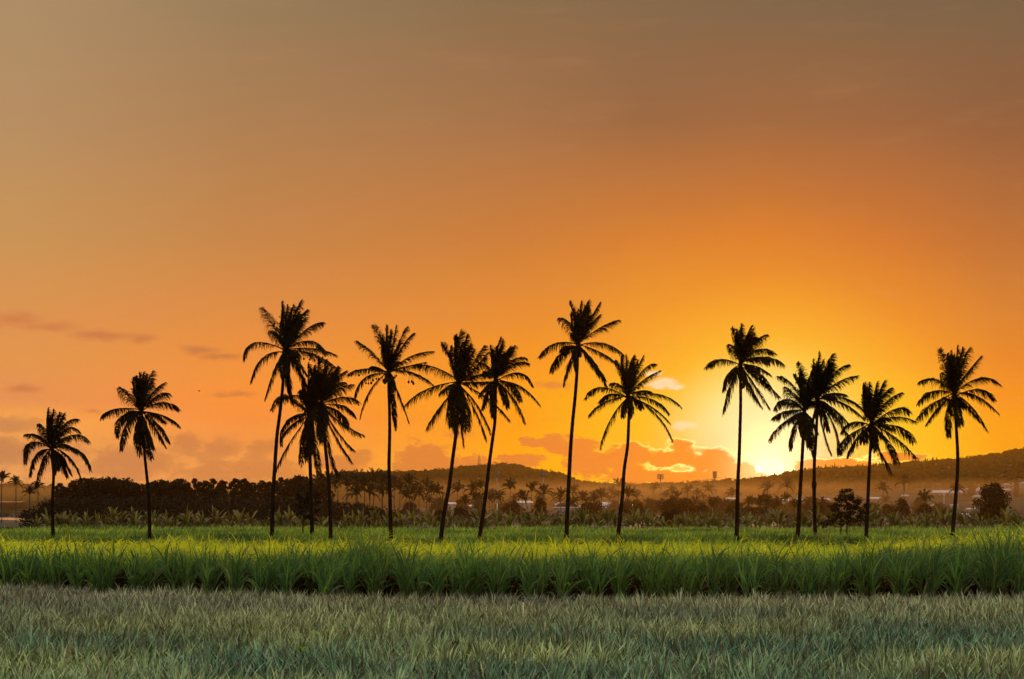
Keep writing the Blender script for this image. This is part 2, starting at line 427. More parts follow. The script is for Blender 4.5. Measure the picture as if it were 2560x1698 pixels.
# ------------------------------------------------------------------ terrain
GY = [-400, 0, 65, 71, 78, 98, 112, 150, 260, 450, 700, 900, 2700]
GZ = [0, 0, 0, 1.85, 1.85, 1.78, 0.8, -0.35, -1.2, -3.2, -5.0, -5.0, -5.0]
# crest of the hills seen from here: photo column, photo row
CR = [(-400, 1205), (0, 1213), (70, 1216), (120, 1226), (300, 1234), (600, 1234), (760, 1212), (830, 1196), (870, 1189), (960, 1184), (1000, 1182), (1060, 1182), (1120, 1177), (1180, 1170),
      (1200, 1168), (1262, 1163), (1300, 1168), (1330, 1177), (1400, 1188), (1432, 1205), (1500, 1213), (1600, 1215), (1700, 1212),
      (1760, 1207), (1850, 1203), (1900, 1199), (1960, 1190), (2010, 1180), (2060, 1174), (2150, 1171), (2220, 1165), (2280, 1159),
      (2360, 1155), (2420, 1148), (2480, 1142), (2520, 1133), (2560, 1126), (2700, 1106), (3100, 1080)]
HD = 1350.0
cx_ = np.array([(c[0] - 1280) / F * HD for c in CR]); cz_ = np.array([CZ + (HY - c[1]) / F * HD for c in CR]) + 5.0 - 3.0
def ground_z(x, y):
    x = np.asarray(x, float); y = np.asarray(y, float)
    z = np.interp(y, GY, GZ)
    z = z + (fbm(x * 0.06, y * 0.06, 3) - 0.5) * 0.5 * np.clip((y - 105) / 100, 0, 1)
    H = np.interp(x, cx_, cz_)
    t = np.clip((y - 820) / (HD - 820), 0, 1); up = t * t * (3 - 2 * t) ** 1.0
    dn = np.clip((y - HD) / 900, 0, 1); dn = dn * dn * (3 - 2 * dn)
    # shoulder of the eastern hill that carries the town
    sh = np.exp(-((x - 320) / 150.0) ** 2) * 13.0 * np.clip((y - 720) / 260, 0, 1) * (1 - np.clip((y - 980) / 200, 0, 1)) 
    hz = np.maximum(H * up, sh) * (1 - dn) * (1 + 0.10 * (fbm(x * 0.012, y * 0.012, 9) - 0.5) * (t < 1) * np.sin(t * math.pi))
    return z + np.where(y > 700, hz, 0)

def grid_mesh(xs, ys, fz, name, m):
    X, Y = np.meshgrid(xs, ys); Z = fz(X, Y)
    V = np.stack([X, Y, Z], -1).reshape(-1, 3)
    nx, ny = len(xs), len(ys)
    i = np.arange(ny - 1)[:, None] * nx + np.arange(nx - 1)[None]
    Q = np.stack([i, i + 1, i + nx + 1, i + nx], -1).reshape(-1, 4)
    b = MB(); b.add(V, Q); return b.build(name, m, smooth=True)
xs = np.concatenate([np.linspace(-2400, -300, 50)[:-1], np.linspace(-300, 300, 160), np.linspace(300, 2400, 50)[1:]])
ys = np.concatenate([np.linspace(-400, 20, 12)[:-1], np.linspace(20, 160, 90)[:-1], np.linspace(160, 820, 80)])
# the near ground and the valley stop where the hills begin
o = grid_mesh(xs, ys, ground_z, 'ground', M['soil']); tag(o, kind='structure')
xs2 = np.linspace(-2400, 2400, 420); ys2 = np.concatenate([np.linspace(820, HD, 50)[:-1], np.linspace(HD, 2700, 40)])
o = grid_mesh(xs2, ys2, ground_z, 'hills', M['hill']); tag(o, kind='structure')

# water: a lagoon reach low at the left and a nearer pond
def water_patch(pts, z):
    b = MB(); n = len(pts)
    ctr = (sum(p[0] for p in pts) / n, sum(p[1] for p in pts) / n, z)
    V = [ctr] + [(p[0], p[1], z) for p in pts]
    b.add(V, None, [[0, 1 + i, 1 + (i + 1) % n] for i in range(n)])
    o = b.build('water', M['water']); tag(o, kind='structure'); return o
def wpx(lst, z):   # photo outline of a level sheet at height z
    out = []
    for px, py in lst:
        d = (CZ - z) * F / (py - HY); out.append(((px - 1280) / F * d, d))
    return out
water_patch(wpx([(-400, 1294.5), (0, 1294.3), (25, 1294.0), (50, 1295.8), (70, 1296.5), (82, 1299.5), (60, 1301.8), (30, 1300.6), (-20, 1300), (-400, 1300.6)][::-1], 0.9), 0.9)
water_patch(wpx([(-300, 1249.5), (12, 1249.8), (58, 1250.0), (72, 1251.8), (50, 1256), (14, 1256.0), (-60, 1256), (-300, 1256)][::-1], 0.6), 0.6)

# ------------------------------------------------------------------ foliage helpers
def leafcloud(b, centers, radii, n_per, size, flat=0.0, aspect=0.5, col=None):
    """many small leaf faces scattered in ellipsoids round the given centres"""
    centers = np.asarray(centers, float); m = len(centers)
    radii = np.broadcast_to(np.asarray(radii, float), (m, 3)) if np.ndim(radii) else np.full((m, 3), radii)
    n = m * n_per
    c = np.repeat(centers, n_per, 0); r = np.repeat(radii, n_per, 0)
    d = rng.normal(size=(n, 3)); d /= np.linalg.norm(d, axis=1, keepdims=True)
    p = c + d * r * (rng.uniform(0.25, 1.0, (n, 1)) ** 0.45)
    a = rng.normal(size=(n, 3)); a[:, 2] *= (1 - flat); a /= np.linalg.norm(a, axis=1, keepdims=True)
    w = rng.normal(size=(n, 3)); w = np.cross(a, w); w /= np.linalg.norm(w, axis=1, keepdims=True)
    L = size * rng.uniform(0.6, 1.4, (n, 1))
    P0 = p - a * L * 0.5; P1 = p; P2 = p + a * L * 0.5
    b.strips(np.stack([P0, P1, P2], 1), w, np.concatenate([L * 0.10, L * aspect * 0.5, L * 0.06], 1), col)

def tree_mesh(H, cr, ncl=26, n_per=46, leaf=0.30, shape='round', trunk_r=0.16, bare=0.35, layered=False):
    """returns trunk mesh and crown mesh, origin at the foot"""
    tb = MB(); cb = MB()
    tilt = rng.uniform(-0.05, 0.05, 2)
    top = Vector((tilt[0] * H, tilt[1] * H, H * 0.86))
    tb.tube([(0, 0, -0.6), (0, 0, 0), (top.x * .3, top.y * .3, H * .3), (top.x * .6, top.y * .6, H * .6), tuple(top)], [trunk_r * 1.25, trunk_r * 1.1, trunk_r * .85, trunk_r * .6, trunk_r * .2], 7)
    cs = []; rs = []
    for i in range(ncl):
        t = (i + 0.5) / ncl
        if shape == 'tall':
            zz = bare + (1 - bare) * t; pr = math.sin(math.pi * min(1, 0.18 + 0.82 * t)) ** 0.6
        else:
            zz = bare + (1 - bare) * t ** 0.8; pr = math.sqrt(max(0.05, 1 - (2 * t - 0.85) ** 2 * 0.85))
        an = i * 2.4 + rng.uniform(-.5, .5); rr = cr * pr * rng.uniform(0.35, 0.95)
        c = (math.cos(an) * rr + tilt[0] * H * zz, math.sin(an) * rr + tilt[1] * H * zz, H * zz * 0.95)
        s = cr * rng.uniform(0.22, 0.40)
        cs.append(c); rs.append((s * 1.15, s * 1.15, s * (0.35 if layered else 0.8)))
        h0 = max(0.15, zz - 0.25)
        tb.tube([(tilt[0] * H * h0, tilt[1] * H * h0, H * h0 * .9), ((c[0] + tilt[0] * H * h0) / 2, (c[1]) / 2, (c[2] + H * h0 * .9) / 2 + .1), c], [trunk_r * .4, trunk_r * .28, trunk_r * .1], 5)
    leafcloud(cb, cs, np.array(rs), n_per, leaf, flat=0.6 if layered else 0.2)
    return tb, cb

# ------------------------------------------------------------------ hero palms: traced fronds
CROPS = {'a': (0, 900, 3.136), 'b': (550, 720, 2.413), 'c': (850, 750, 2.529), 'd': (1320, 720, 2.413), 'e': (1720, 780, 2.658), 'f': (2060, 820, 2.850)}
def cp(k, x, y):
    ox, oy, s = CROPS[k]; return (ox + x / s, oy + y / s)
HERO = [
 dict(k='a', c=(405, 690), tr=[(416, 1372), (412, 1100), (420, 900), (408, 780)], w=8.0, lab='shortest coconut palm, at the far left, with limp drooping fronds', ex=2,
  f=[(300,600,192,585),(350,580,300,500),(410,530,425,395),(440,540,480,420),(500,510,605,465),(520,540,620,560),(560,590,695,645),(600,700,705,855),(540,760,635,930),(480,760,560,900),(510,660,590,720),(240,650,200,810),(290,740,235,910),(340,790,280,990),(440,760,450,860),(470,790,530,920)]),
 dict(k='a', c=(1108, 398), tr=[(1174, 1375), (1168, 1080), (1150, 900), (1130, 700), (1118, 520)], w=8.2, lab='slim coconut palm with a curved trunk, second from the far left', ex=3,
  f=[(1010,290,930,215),(1080,260,1062,130),(1100,250,1090,110),(1112,260,1145,115),(1150,270,1190,160),(1200,250,1290,180),(1220,290,1320,260),(1270,335,1400,390),(1290,440,1405,520),(1210,420,1290,480),(1240,510,1320,640),(1210,530,1300,680),(900,385,800,450),(960,450,920,600),(1000,510,950,710),(1080,560,1100,740),(1130,600,1190,770),(1150,560,1205,700),(1075,560,1075,650)]),
 dict(k='b', c=(390, 385), tr=[(313, 1492), (320, 1250), (330, 1090), (343, 900), (362, 750), (378, 600), (386, 470)], w=9.5, lab='tall leaning coconut palm, third from the left, crown blown to the right', ex=4, nuts=2,
  f=[(320,230,250,120),(378,230,372,85),(398,240,408,115),(415,230,445,110),(430,210,490,80),(455,220,527,130),(450,260,515,180),(520,250,620,210),(210,330,143,430),(260,420,185,565),(330,500,270,670),(560,365,700,405),(530,320,640,400),(560,400,712,495),(450,430,520,520),(405,540,440,700),(465,480,530,610),(345,290,300,260)]),
 dict(k='b', c=(540, 765), tr=[(556, 1485), (550, 1300), (545, 1100), (540, 900), (540, 800)], w=9.5, lab='stocky coconut palm with a shaggy low crown, left one of the close pair', ex=3, nuts=4,
  f=[(400,650,310,735),(400,810,370,950),(410,950,340,1095),(440,820,375,900),(495,900,490,1070),(570,950,595,1130),(520,900,522,1040),(500,680,478,620),(533,620,530,470),(555,620,570,480),(590,790,620,880),(470,700,395,640),(480,760,400,800),(560,640,600,520),(520,650,500,560),(550,880,560,1000)]),
 dict(k='b', c=(612, 700), tr=[(668, 1490), (660, 1250), (645, 1050), (628, 900), (616, 780)], w=9.2, lab='dense coconut palm with a slanting trunk, right one of the close pair', ex=6,
  f=[(570,580,530,460),(600,560,590,430),(620,560,640,440),(640,580,675,480),(680,570,760,500),(690,620,800,585),(740,660,835,690),(740,710,815,775),(710,750,770,835),(740,820,865,890),(720,880,810,980),(700,900,795,1050),(655,960,715,1130),(500,650,385,660),(540,640,480,625),(600,830,620,930),(680,600,755,570),(560,700,500,760),(585,600,560,490)]),
 dict(k='c', c=(308, 460), tr=[(322, 1480), (316, 1250), (310, 1050), (314, 850), (313, 700), (308, 560)], w=9.0, lab='upright coconut palm hung with small nests, sixth from the left', ex=3, nuts=7,
  f=[(190,330,100,260),(260,280,210,160),(298,300,293,165),(330,300,355,165),(370,280,425,175),(390,300,465,210),(440,360,590,325),(420,420,540,395),(460,460,595,545),(160,435,50,475),(160,490,95,620),(190,570,125,750),(370,600,435,770),(335,640,350,815),(315,300,320,190),(280,320,250,230)]),
 dict(k='c', c=(752, 530), tr=[(640, 1490), (662, 1330), (690, 1180), (713, 1000), (733, 850), (745, 700)], w=10.0, lab='leaning coconut palm with heavy hanging fronds, left of the middle pair', ex=5,
  f=[(700,390,640,280),(745,340,770,200),(730,340,735,235),(780,360,805,230),(795,400,825,290),(850,390,915,290),(860,420,930,335),(860,480,940,470),(610,430,470,415),(560,560,415,660),(630,680,550,810),(705,650,700,800),(760,720,780,920),(725,680,730,840),(850,690,925,890),(870,670,950,840),(930,620,1070,760),(790,680,800,820),(850,520,960,515)]),
 dict(k='c', c=(985, 510), tr=[(885, 1492), (905, 1350), (925, 1200), (942, 1050), (962, 900), (980, 760), (984, 600)], w=9.2, lab='leaning coconut palm with a thinner crown, right of the middle pair', ex=4,
  f=[(985,370,1015,245),(965,400,950,300),(1040,390,1105,290),(1090,410,1190,400),(1080,390,1178,370),(1130,460,1215,540),(1130,540,1260,660),(1080,540,1140,640),(1090,620,1168,780),(1005,400,1040,340),(945,440,915,400),(930,540,880,600),(930,590,900,690),(965,620,962,740),(1030,580,1060,680),(990,400,985,300)]),
 dict(k='d', c=(303, 345), tr=[(232, 1497), (240, 1300), (250, 1100), (258, 950), (270, 800), (285, 650), (296, 500), (299, 420)], w=9.5, lab='tallest coconut palm near the centre, slender trunk with coconuts under its crown', ex=3, nuts=7,
  f=[(285,210,250,85),(305,210,320,85),(330,200,368,80),(370,200,435,85),(370,230,435,160),(250,230,185,180),(440,240,550,195),(170,335,68,415),(200,400,140,505),(250,450,213,585),(400,460,478,600),(390,450,465,560),(450,335,580,410),(440,390,550,470),(290,240,275,130),(345,230,360,130)]),
 dict(k='d', c=(602, 655), tr=[(545, 1502), (555, 1380), (570, 1250), (580, 1100), (600, 960), (606, 850), (609, 740)], w=9.0, lab='coconut palm with a kinked trunk, just right of the tallest palm', ex=2, nuts=4,
  f=[(570,540,525,440),(595,540,590,415),(615,540,640,420),(640,530,695,415),(690,500,770,462),(690,560,795,500),(550,590,495,575),(440,600,345,670),(500,640,430,690),(460,690,365,770),(500,790,435,970),(680,620,740,625),(780,640,920,715),(740,670,850,760),(750,720,855,815),(770,760,870,920),(578,710,570,780),(620,560,660,440)]),
 dict(k='e', c=(350, 345), tr=[(323, 1497), (327, 1300), (332, 1120), (340, 960), (345, 800), (350, 600), (348, 430)], w=9.3, lab='straight coconut palm left of the sun, fronds massed on its right side', ex=3,
  f=[(325,220,290,110),(352,220,352,115),(375,210,415,100),(430,210,525,150),(460,250,570,280),(310,260,265,215),(220,315,120,370),(500,300,635,355),(270,410,235,520),(280,490,235,670),(450,360,550,420),(430,470,540,640),(410,500,490,630),(480,450,600,560),(400,220,455,170),(460,300,540,330),(450,400,545,500)]),
 dict(k='e', c=(775, 655), tr=[(730, 1487), (740, 1280), (752, 1080), (762, 900), (770, 740)], w=9.8, lab='coconut palm against the glow, left trunk of the pair right of the sun', ex=3, nuts=3,
  f=[(760,480,725,340),(690,480,595,430),(660,580,575,650),(660,660,565,710),(630,740,540,860),(700,780,680,915),(810,800,838,960),(800,500,830,380),(700,560,640,500),(690,610,600,600),(800,700,860,800),(740,500,700,420),(790,780,800,900)]),
 dict(k='e', c=(860, 585), tr=[(846, 1470), (840, 1320), (838, 1160), (840, 1000), (850, 850), (858, 680)], w=9.0, lab='coconut palm against the glow with a knobbly trunk, right one of its pair', ex=6, bulge=1,
  f=[(865,420,870,275),(910,400,970,285),(960,420,1065,350),(990,470,1125,425),(960,540,1050,550),(1020,600,1170,710),(1030,570,1155,640),(950,640,1060,740),(970,760,1000,940),(980,700,1075,860),(900,790,950,940),(845,450,830,330),(800,500,740,430),(800,590,720,560),(900,680,930,790),(930,450,930,330)]),
 dict(k='f', c=(335, 690), tr=[(302, 1460), (310, 1300), (318, 1100), (328, 900), (337, 760)], w=9.0, lab='lower coconut palm right of the sun, top fronds swept right by the wind', ex=4,
  f=[(325,540,320,400),(345,540,375,390),(380,500,430,380),(400,520,482,430),(430,540,552,460),(500,580,608,605),(500,635,655,670),(530,710,638,810),(500,780,655,925),(450,810,520,960),(390,860,480,1035),(210,670,120,740),(180,770,105,890),(230,790,170,905),(300,740,275,810),(360,560,410,440),(370,720,440,800)]),
 dict(k='f', c=(925, 475), tr=[(917, 1457), (930, 1300), (945, 1120), (953, 950), (948, 800), (938, 650)], w=9.2, lab='full round coconut palm standing alone at the far right', ex=5,
  f=[(870,300,820,150),(900,320,880,200),(915,320,905,170),(935,300,950,130),(980,290,1040,140),(1020,320,1120,200),(790,370,675,385),(780,450,670,540),(780,540,665,650),(820,560,725,690),(1100,360,1255,405),(1100,440,1215,515),(1080,480,1240,605),(1050,560,1160,730),(1020,560,1110,665),(885,620,890,775),(950,590,975,690),(960,300,990,150),(870,400,835,320)]),
]
ORD = ['first', 'second', 'third', 'fourth', 'fifth', 'sixth', 'seventh', 'eighth', 'ninth', 'tenth', 'eleventh', 'twelfth', 'thirteenth', 'fourteenth', 'fifteenth', 'sixteenth', 'seventeenth', 'eighteenth', 'nineteenth', 'twentieth']
hero_x = []

def unit(v):
    n = np.linalg.norm(v, axis=-1, keepdims=True); return v / np.maximum(n, 1e-9)

def frond_mb(B, Mp, T, Lm=0.56, npair=40, twist=0.0, wid=0.023, wind=0.22, grav=0.75):
    B = np.array(B); Mp = np.array(Mp); T = np.array(T)
    K = 2 * Mp - (B + T) / 2
    def q(t): t = np.asarray(t)[:, None]; return (1 - t) ** 2 * B + 2 * t * (1 - t) * K + t * t * T
    def dq(t): t = np.asarray(t)[:, None]; return unit(2 * (1 - t) * (K - B) + 2 * t * (T - K))
    b = MB()
    ts = np.linspace(0, 1, 9); pts = q(ts)
    b.tube([tuple(p) for p in pts], list(np.interp(ts, [0, .1, 1], [0.055, 0.032, 0.008])), 5)
    t = np.clip(np.linspace(0.12, 1.0, npair) + rng.uniform(-.008, .008, npair), 0, 1)
    p = q(t); d = dq(t)
    gvec = np.array([0, 0, -1.0])
    s0 = unit(np.cross(d, gvec + np.array([0.05, 0.02, 0])))
    nrm = unit(np.cross(s0, d))
    # the blade of the frond twists a little along its length
    tw = twist + np.interp(t, [0, 1], [-.15, .35]) * (1 if twist >= 0 else -1)
    sd_ = s0 * np.cos(tw)[:, None] + nrm * np.sin(tw)[:, None]
    prof = np.interp(t, [0.1, 0.2, 0.4, 0.7, 0.88, 1.0], [0.40, 0.82, 1.0, 0.85, 0.60, 0.34])
    # clumps of leaflets stick together, others are missing
    cl = vnoise(t * 9 + twist * 7, np.zeros(npair) + Lm * 31, 4)
    for sg in (-1, 1):
        keep = rng.random(npair) > .03 + .10 * (cl < .25)
        L = (Lm * prof * rng.uniform(0.60, 1.2, npair))[:, None]
        jit = rng.normal(0, 0.12, (npair, 3)) + (cl[:, None] - .5) * np.array([[.25, .1, -.25]])
        d1 = unit(sg * sd_ * 0.80 + d * 1.0 + gvec * grav * 0.30 + np.array([wind, 0, 0]) + jit)
        d2 = unit(sg * sd_ * 0.45 + d * 0.85 + gvec * grav * 0.95 + np.array([wind * 1.4, 0, 0]) + jit)
        d3 = unit(sg * sd_ * 0.20 + d * 0.55 + gvec * grav * 1.7 + np.array([wind * 1.8, 0, 0]) + jit)
        p1 = p + d1 * L * 0.36; p2 = p1 + d2 * L * 0.34; p3 = p2 + d3 * L * 0.32
        sv = unit(np.cross(d1, nrm + rng.normal(0, .5, (npair, 3))))
        w = np.array([wid * 0.75, wid, wid * .7, 0.003])
        b.strips(np.stack([p, p1, p2, p3], 1)[keep], sv[keep], w)
    return b

coco_mb = MB(); coco_mb.ball((0, 0, 0), (0.10, 0.10, 0.125), 8, 6); coco_me = coco_mb.mesh('coconut', M['nut'], True)
for i, h in enumerate(HERO):
    D = 72.0 + [0, .6, -.4, 1.2, -.2, .4, -.5, .5, -.3, .2, -.6, -.3, .9, .3, .8][i]
    pp = D / F
    c = cp(h['k'], *h['c']); C3 = at(c[0], c[1], D)
    tr = [cp(h['k'], *p) for p in h['tr']]
    hero_x.append(tr[0][0])
    b0 = at(tr[0][0], tr[0][1], D); gz = float(ground_z(b0.x, D))
    root = empty('coconut_palm', (b0.x, D, gz), h['lab'], 'palm tree', 'tall coconut palms in a row along the field')
    org = np.array([b0.x, D, gz])
    rel = lambda v: tuple(np.array(v) - org)
    pts = [Vector((b0.x - (at(*tr[1], D).x - b0.x) * 0.05, D, gz - 0.3))] + [at(p[0], p[1], D) for p in tr] + [C3 + Vector((0, 0, 0.12))]
    # resample the trunk smoothly (Catmull-Rom)
    sm = []
    for j in range(len(pts) - 1):
        a, b_, c_, d_ = pts[max(j - 1, 0)], pts[j], pts[j + 1], pts[min(j + 2, len(pts) - 1)]
        for u in np.linspace(0, 1, 9)[:-1]:
            sm.append(0.5 * ((2 * b_) + (c_ - a) * u + (2 * a - 5 * b_ + 4 * c_ - d_) * u * u + (3 * b_ - a - 3 * c_ + d_) * u ** 3))
    sm.append(pts[-1]); nsm = len(sm); rad = []
    for j, p in enumerate(sm):
        u = j / (nsm - 1)
        r = h['w'] * pp * 0.5 * np.interp(u, [0, .05, .15, .5, .9, 1], [1.9, 1.5, 1.12, 0.92, 0.78, 1.25])
        r *= 1 + (0.05 if j % 2 else -0.03) + rng.uniform(-.02, .02)
        if h.get('bulge') and abs(p.z - at(0, 1213, D).z) < 0.18: r *= 1.45
        rad.append(r)
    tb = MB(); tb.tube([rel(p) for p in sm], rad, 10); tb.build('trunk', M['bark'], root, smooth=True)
    def put(mx, my, tx, ty, sgn=None, lm=1.0):
        m_ = cp(h['k'], mx, my); t_ = cp(h['k'], tx, ty)
        proj = math.hypot(t_[0] - c[0], t_[1] - c[1]) * pp
        Ln = random.uniform(2.9, 3.5); dep = math.sqrt(max(0.04, Ln * Ln - proj * proj)) * (sgn if sgn is not None else random.choice((-1, 1)))
        dep = max(-2.1, min(2.1, dep))
        t3 = at(t_[0], t_[1], D) + Vector((0, dep, 0)); m3 = at(m_[0], m_[1], D) + Vector((0, dep * 0.55, 0))
        # keep the traced outline although the tip is nearer or farther
        for v, (qx, qy) in ((t3, t_), (m3, m_)):
            w_ = at(qx, qy, v.y); v.x, v.z = w_.x, w_.z
        an = math.atan2(c[1] - t_[1], t_[0] - c[0])   # direction in the picture
        upness = math.sin(an)
        tw = random.uniform(-0.4, 0.4) if upness < 0.9 else random.choice((-1, 1)) * random.uniform(0.5, 1.3)
        bs = C3 + Vector((random.uniform(-.06, .06), random.uniform(-.08, .08), random.uniform(-.12, .12)))
        fb = frond_mb(rel(bs), rel(m3), rel(t3), Lm=0.74 * lm * random.uniform(0.85, 1.12) * (.92, 1.0, 1.08, .95, 1.02, .82, 1.12, .98, .9, .84, 1.05, 1.0, 1.02, 1.08, .96)[i], npair=random.choice((84, 92, 98)), twist=tw,
                      wind=0.28 if upness > 0 else 0.12, grav=0.6 if upness > 0.9 else 1.0)
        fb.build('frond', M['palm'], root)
    for (mx, my, tx, ty) in h['f']:
        put(mx, my, tx, ty)
    sc = CROPS[h['k']][2]
    for j in range((2, 1, 3, 2, 1, 3, 1, 2, 3, 1, 2, 3, 1, 2, 1)[i]):
        sx_ = random.choice((-1, 1)); xx = h['c'][0] + sx_ * random.uniform(4, 22) * sc / 2.5; yy = h['c'][1] + random.uniform(45, 80) * sc
        put(h['c'][0] + sx_ * random.uniform(14, 30) * sc / 2.5, h['c'][1] + random.uniform(22, 34) * sc, xx, yy, lm=.55)
    ups = [f for f in h['f'] if f[3] < h['c'][1] - 60]
    for j in range(h['ex'] + 3):          # spear fronds inside the upright bunch
        an = R(random.uniform(62, 104)); L = random.uniform(78, 108) * sc * 0.95
        tx = h['c'][0] + math.cos(an) * L; ty = h['c'][1] - math.sin(an) * L
        mx = h['c'][0] + math.cos(an + .12) * L * .5; my = h['c'][1] - math.sin(an + .12) * L * .5
        put(mx, my, tx, ty, lm=1.05)
    for j in range(2):                # short fronds toward / away from the camera fill the heart of the crown
        an = R(random.uniform(-60, 240)); L = random.uniform(30, 50) * sc
        put(h['c'][0] + math.cos(an) * L * .6, h['c'][1] - math.sin(an) * L * .6 - 10, h['c'][0] + math.cos(an) * L, h['c'][1] - math.sin(an) * L + 12, sgn=(-1, 1)[j])
    for j in range(h.get('nuts', 0)):
        o = child('coconut', coco_me, root)
        an = random.uniform(0, 6.28); rr = random.uniform(0.15, 0.32)
        o.location = Vector(rel(C3)) + Vector((math.cos(an) * rr, math.sin(an) * rr, random.uniform(-0.62, -0.2)))
        o.rotation_euler = (random.uniform(-.5, .5), random.uniform(-.5, .5), 0)

def between(px):
    n = sum(1 for x in hero_x if x < px)
    hs = sorted(hero_x); n = sum(1 for x in hs if x < px)
    if n == 0: return 'left of the first tall palm'
    if n == len(hs): return 'right of the last tall palm'
    return 'between the %s and %s tall palms' % (ORD[n - 1], ORD[n])

# weaver nests hanging from frond leaflets of two palms
nb = MB(); nb.ball((0, 0, -0.10), (0.062, 0.062, 0.08), 8, 6, jit=0.08); nb.tube([(0, 0, 0.22), (0.01, 0, 0.05), (0, 0, -0.03)], [0.008, 0.010, 0.02], 5)
nest_me = nb.mesh('bird_nest', M['nest'], True)
for k_, lst, d_, lab in (('b', [(505, 418), (543, 422), (572, 428), (600, 420), (620, 410), (560, 385)], 71.6, 'tiny round bird nest hanging from the right fronds of the third palm from the left'),
                   ('c', [(120, 468), (165, 518), (182, 450), (195, 513), (207, 497), (230, 490), (245, 490), (180, 520)], 72.4, 'tiny round bird nest hanging from the left fronds of the sixth palm from the left'),
                   ('c', [(405, 430), (355, 470), (345, 480), (435, 508), (455, 505), (463, 516)], 72.4, 'tiny round bird nest hanging from the right fronds of the sixth palm from the left')):
    for (x, y) in lst:
        o = bpy.data.objects.new('bird_nest', nest_me); C.objects.link(o)
        o.location = at(*cp(k_, x, y), d_); o.rotation_euler = (random.uniform(-.2, .2), random.uniform(-.2, .2), random.uniform(0, 6)); s_ = random.uniform(.85, 1.2); o.scale = (s_,) * 3
        tag(o, lab, 'bird nest', 'weaver nests under the palm fronds')

# ------------------------------------------------------------------ distant palms
def far_palm_meshes(nf, seed, H):
    r = random.Random(seed)
    cb = MB()
    for i in range(nf):
        an = i * 2.39996 + r.uniform(-.3, .3); e = r.uniform(-0.15, 1.25) if i % 3 else r.uniform(0.9, 1.45)
        L = r.uniform(2.7, 3.5)
        d = Vector((math.cos(an) * math.cos(e), math.sin(an) * math.cos(e), math.sin(e)))
        m = d * L * 0.5 + Vector((0, 0, 0.15)); t = d * L * 0.93 + Vector((0.2, 0, -L * 0.34 * math.cos(e) - 0.15))
        f = frond_mb((0, 0, 0), m, t, Lm=0.62, npair=16, twist=r.uniform(-.8, .8), wid=0.070, wind=0.15, grav=0.8)
        for v, q_, c_ in zip(f.v, [None] * 99, f.c): pass
        off = cb.n
        for v in f.v: cb.v.append(v)
        for q_ in f.f: cb.f.append(q_ + off)
        for t_ in f.t: cb.t.append(t_ + off)
        for c_ in f.c: cb.c.append(c_)
        cb.n += f.n
    return cb.mesh('crown', M['fpalm'])
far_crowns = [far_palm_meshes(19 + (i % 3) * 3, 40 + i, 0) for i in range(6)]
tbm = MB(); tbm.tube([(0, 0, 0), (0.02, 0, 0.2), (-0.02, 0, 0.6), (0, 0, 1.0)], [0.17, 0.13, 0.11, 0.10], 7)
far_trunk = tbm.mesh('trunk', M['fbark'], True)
FP = [(986, 1215, 330, 1), (1000, 1226, 320, .9), (1023, 1212, 340, 1.1), (1033, 1232, 330, 1), (1048, 1237, 350, 1), (1067, 1219, 420, 1.05), (1079, 1232, 380, 1), (1092, 1234, 380, 1.05), (1144, 1230, 400, 1.1), (1181, 1228, 400, 1.1),
      (1200, 1221, 420, 1.05), (1162, 1258, 400, .9), (1186, 1247, 420, 1), (1202, 1250, 410, .9), (1224, 1250, 430, .8), (1246, 1248, 420, 1.0), (1276, 1224, 400, 1.15), (1307, 1249, 410, 1.05), (1329, 1229, 410, 1.1),
      (1362, 1235, 400, 1.1), (1402, 1245, 430, 1.2), (1433, 1232, 520, 1.2), (1457, 1250, 480, 1.2), (1484, 1254, 480, 1.1), (1503, 1239, 620, 1.4), (1531, 1237, 640, 1.4), (1547, 1216, 640, 1.5), (1584, 1238, 640, 1.4),
      (1637, 1224, 640, 1.25), (1666, 1243, 620, 1.1), (1681, 1233, 620, 1.3), (1719, 1231, 620, 1.35), (1744, 1238, 640, 1.2), (1772, 1228, 620, 1.4), (1701, 1268, 480, 1.0), (1729, 1272, 460, 1.0), (1752, 1266, 480, .9), (1790, 1262, 480, 1), (1830, 1240, 600, 1.4),
      (1919, 1226, 560, 1.5), (1967, 1218, 560, 1.4), (1919, 1262, 420, 1.2), (1943, 1266, 420, 1.2), (1984, 1268, 440, 1.0), (2021, 1264, 460, 1.0), (1880, 1262, 460, 1.0), (2208, 1227, 520, 1.3), (2259, 1212, 520, 1.45),
      (2313, 1254, 360, 1.1), (2392, 1229, 520, 1.25), (4, 1203, 250, .72), (40, 1211, 270, .62), (95, 1222, 260, .6), (74, 1236, 240, .55),
      (845, 1207, 270, 1.0), (868, 1214, 262, 1.0), (893, 1208, 270, 1.0), (912, 1216, 268, 1.0), (934, 1205, 280, 1.05), (957, 1210, 290, 1.05), (972, 1222, 290, 1), (820, 1212, 262, .9), (795, 1216, 262, .9), (955, 1236, 280, .9), (925, 1238, 270, .9), (890, 1240, 262, .9), (1015, 1245, 330, .9)]
rp = random.Random(5)
for (xa, xb, n_, ya, yb) in ((1385, 1640, 9, 1238, 1264), (1650, 1840, 10, 1246, 1268), (1860, 2075, 9, 1246, 1266), (1010, 1375, 9, 1240, 1262), (2090, 2360, 3, 1250, 1262)):
    for i in range(n_):
        FP.append((round(xa + (xb - xa) * (i + rp.uniform(.2, .8)) / n_), round(rp.uniform(ya, yb)), rp.uniform(440, 600), rp.uniform(.85, 1.2)))
secs = {}
for (px, py, d, sc) in sorted(FP):
    k = between(px); secs.setdefault(k, []).append(px)
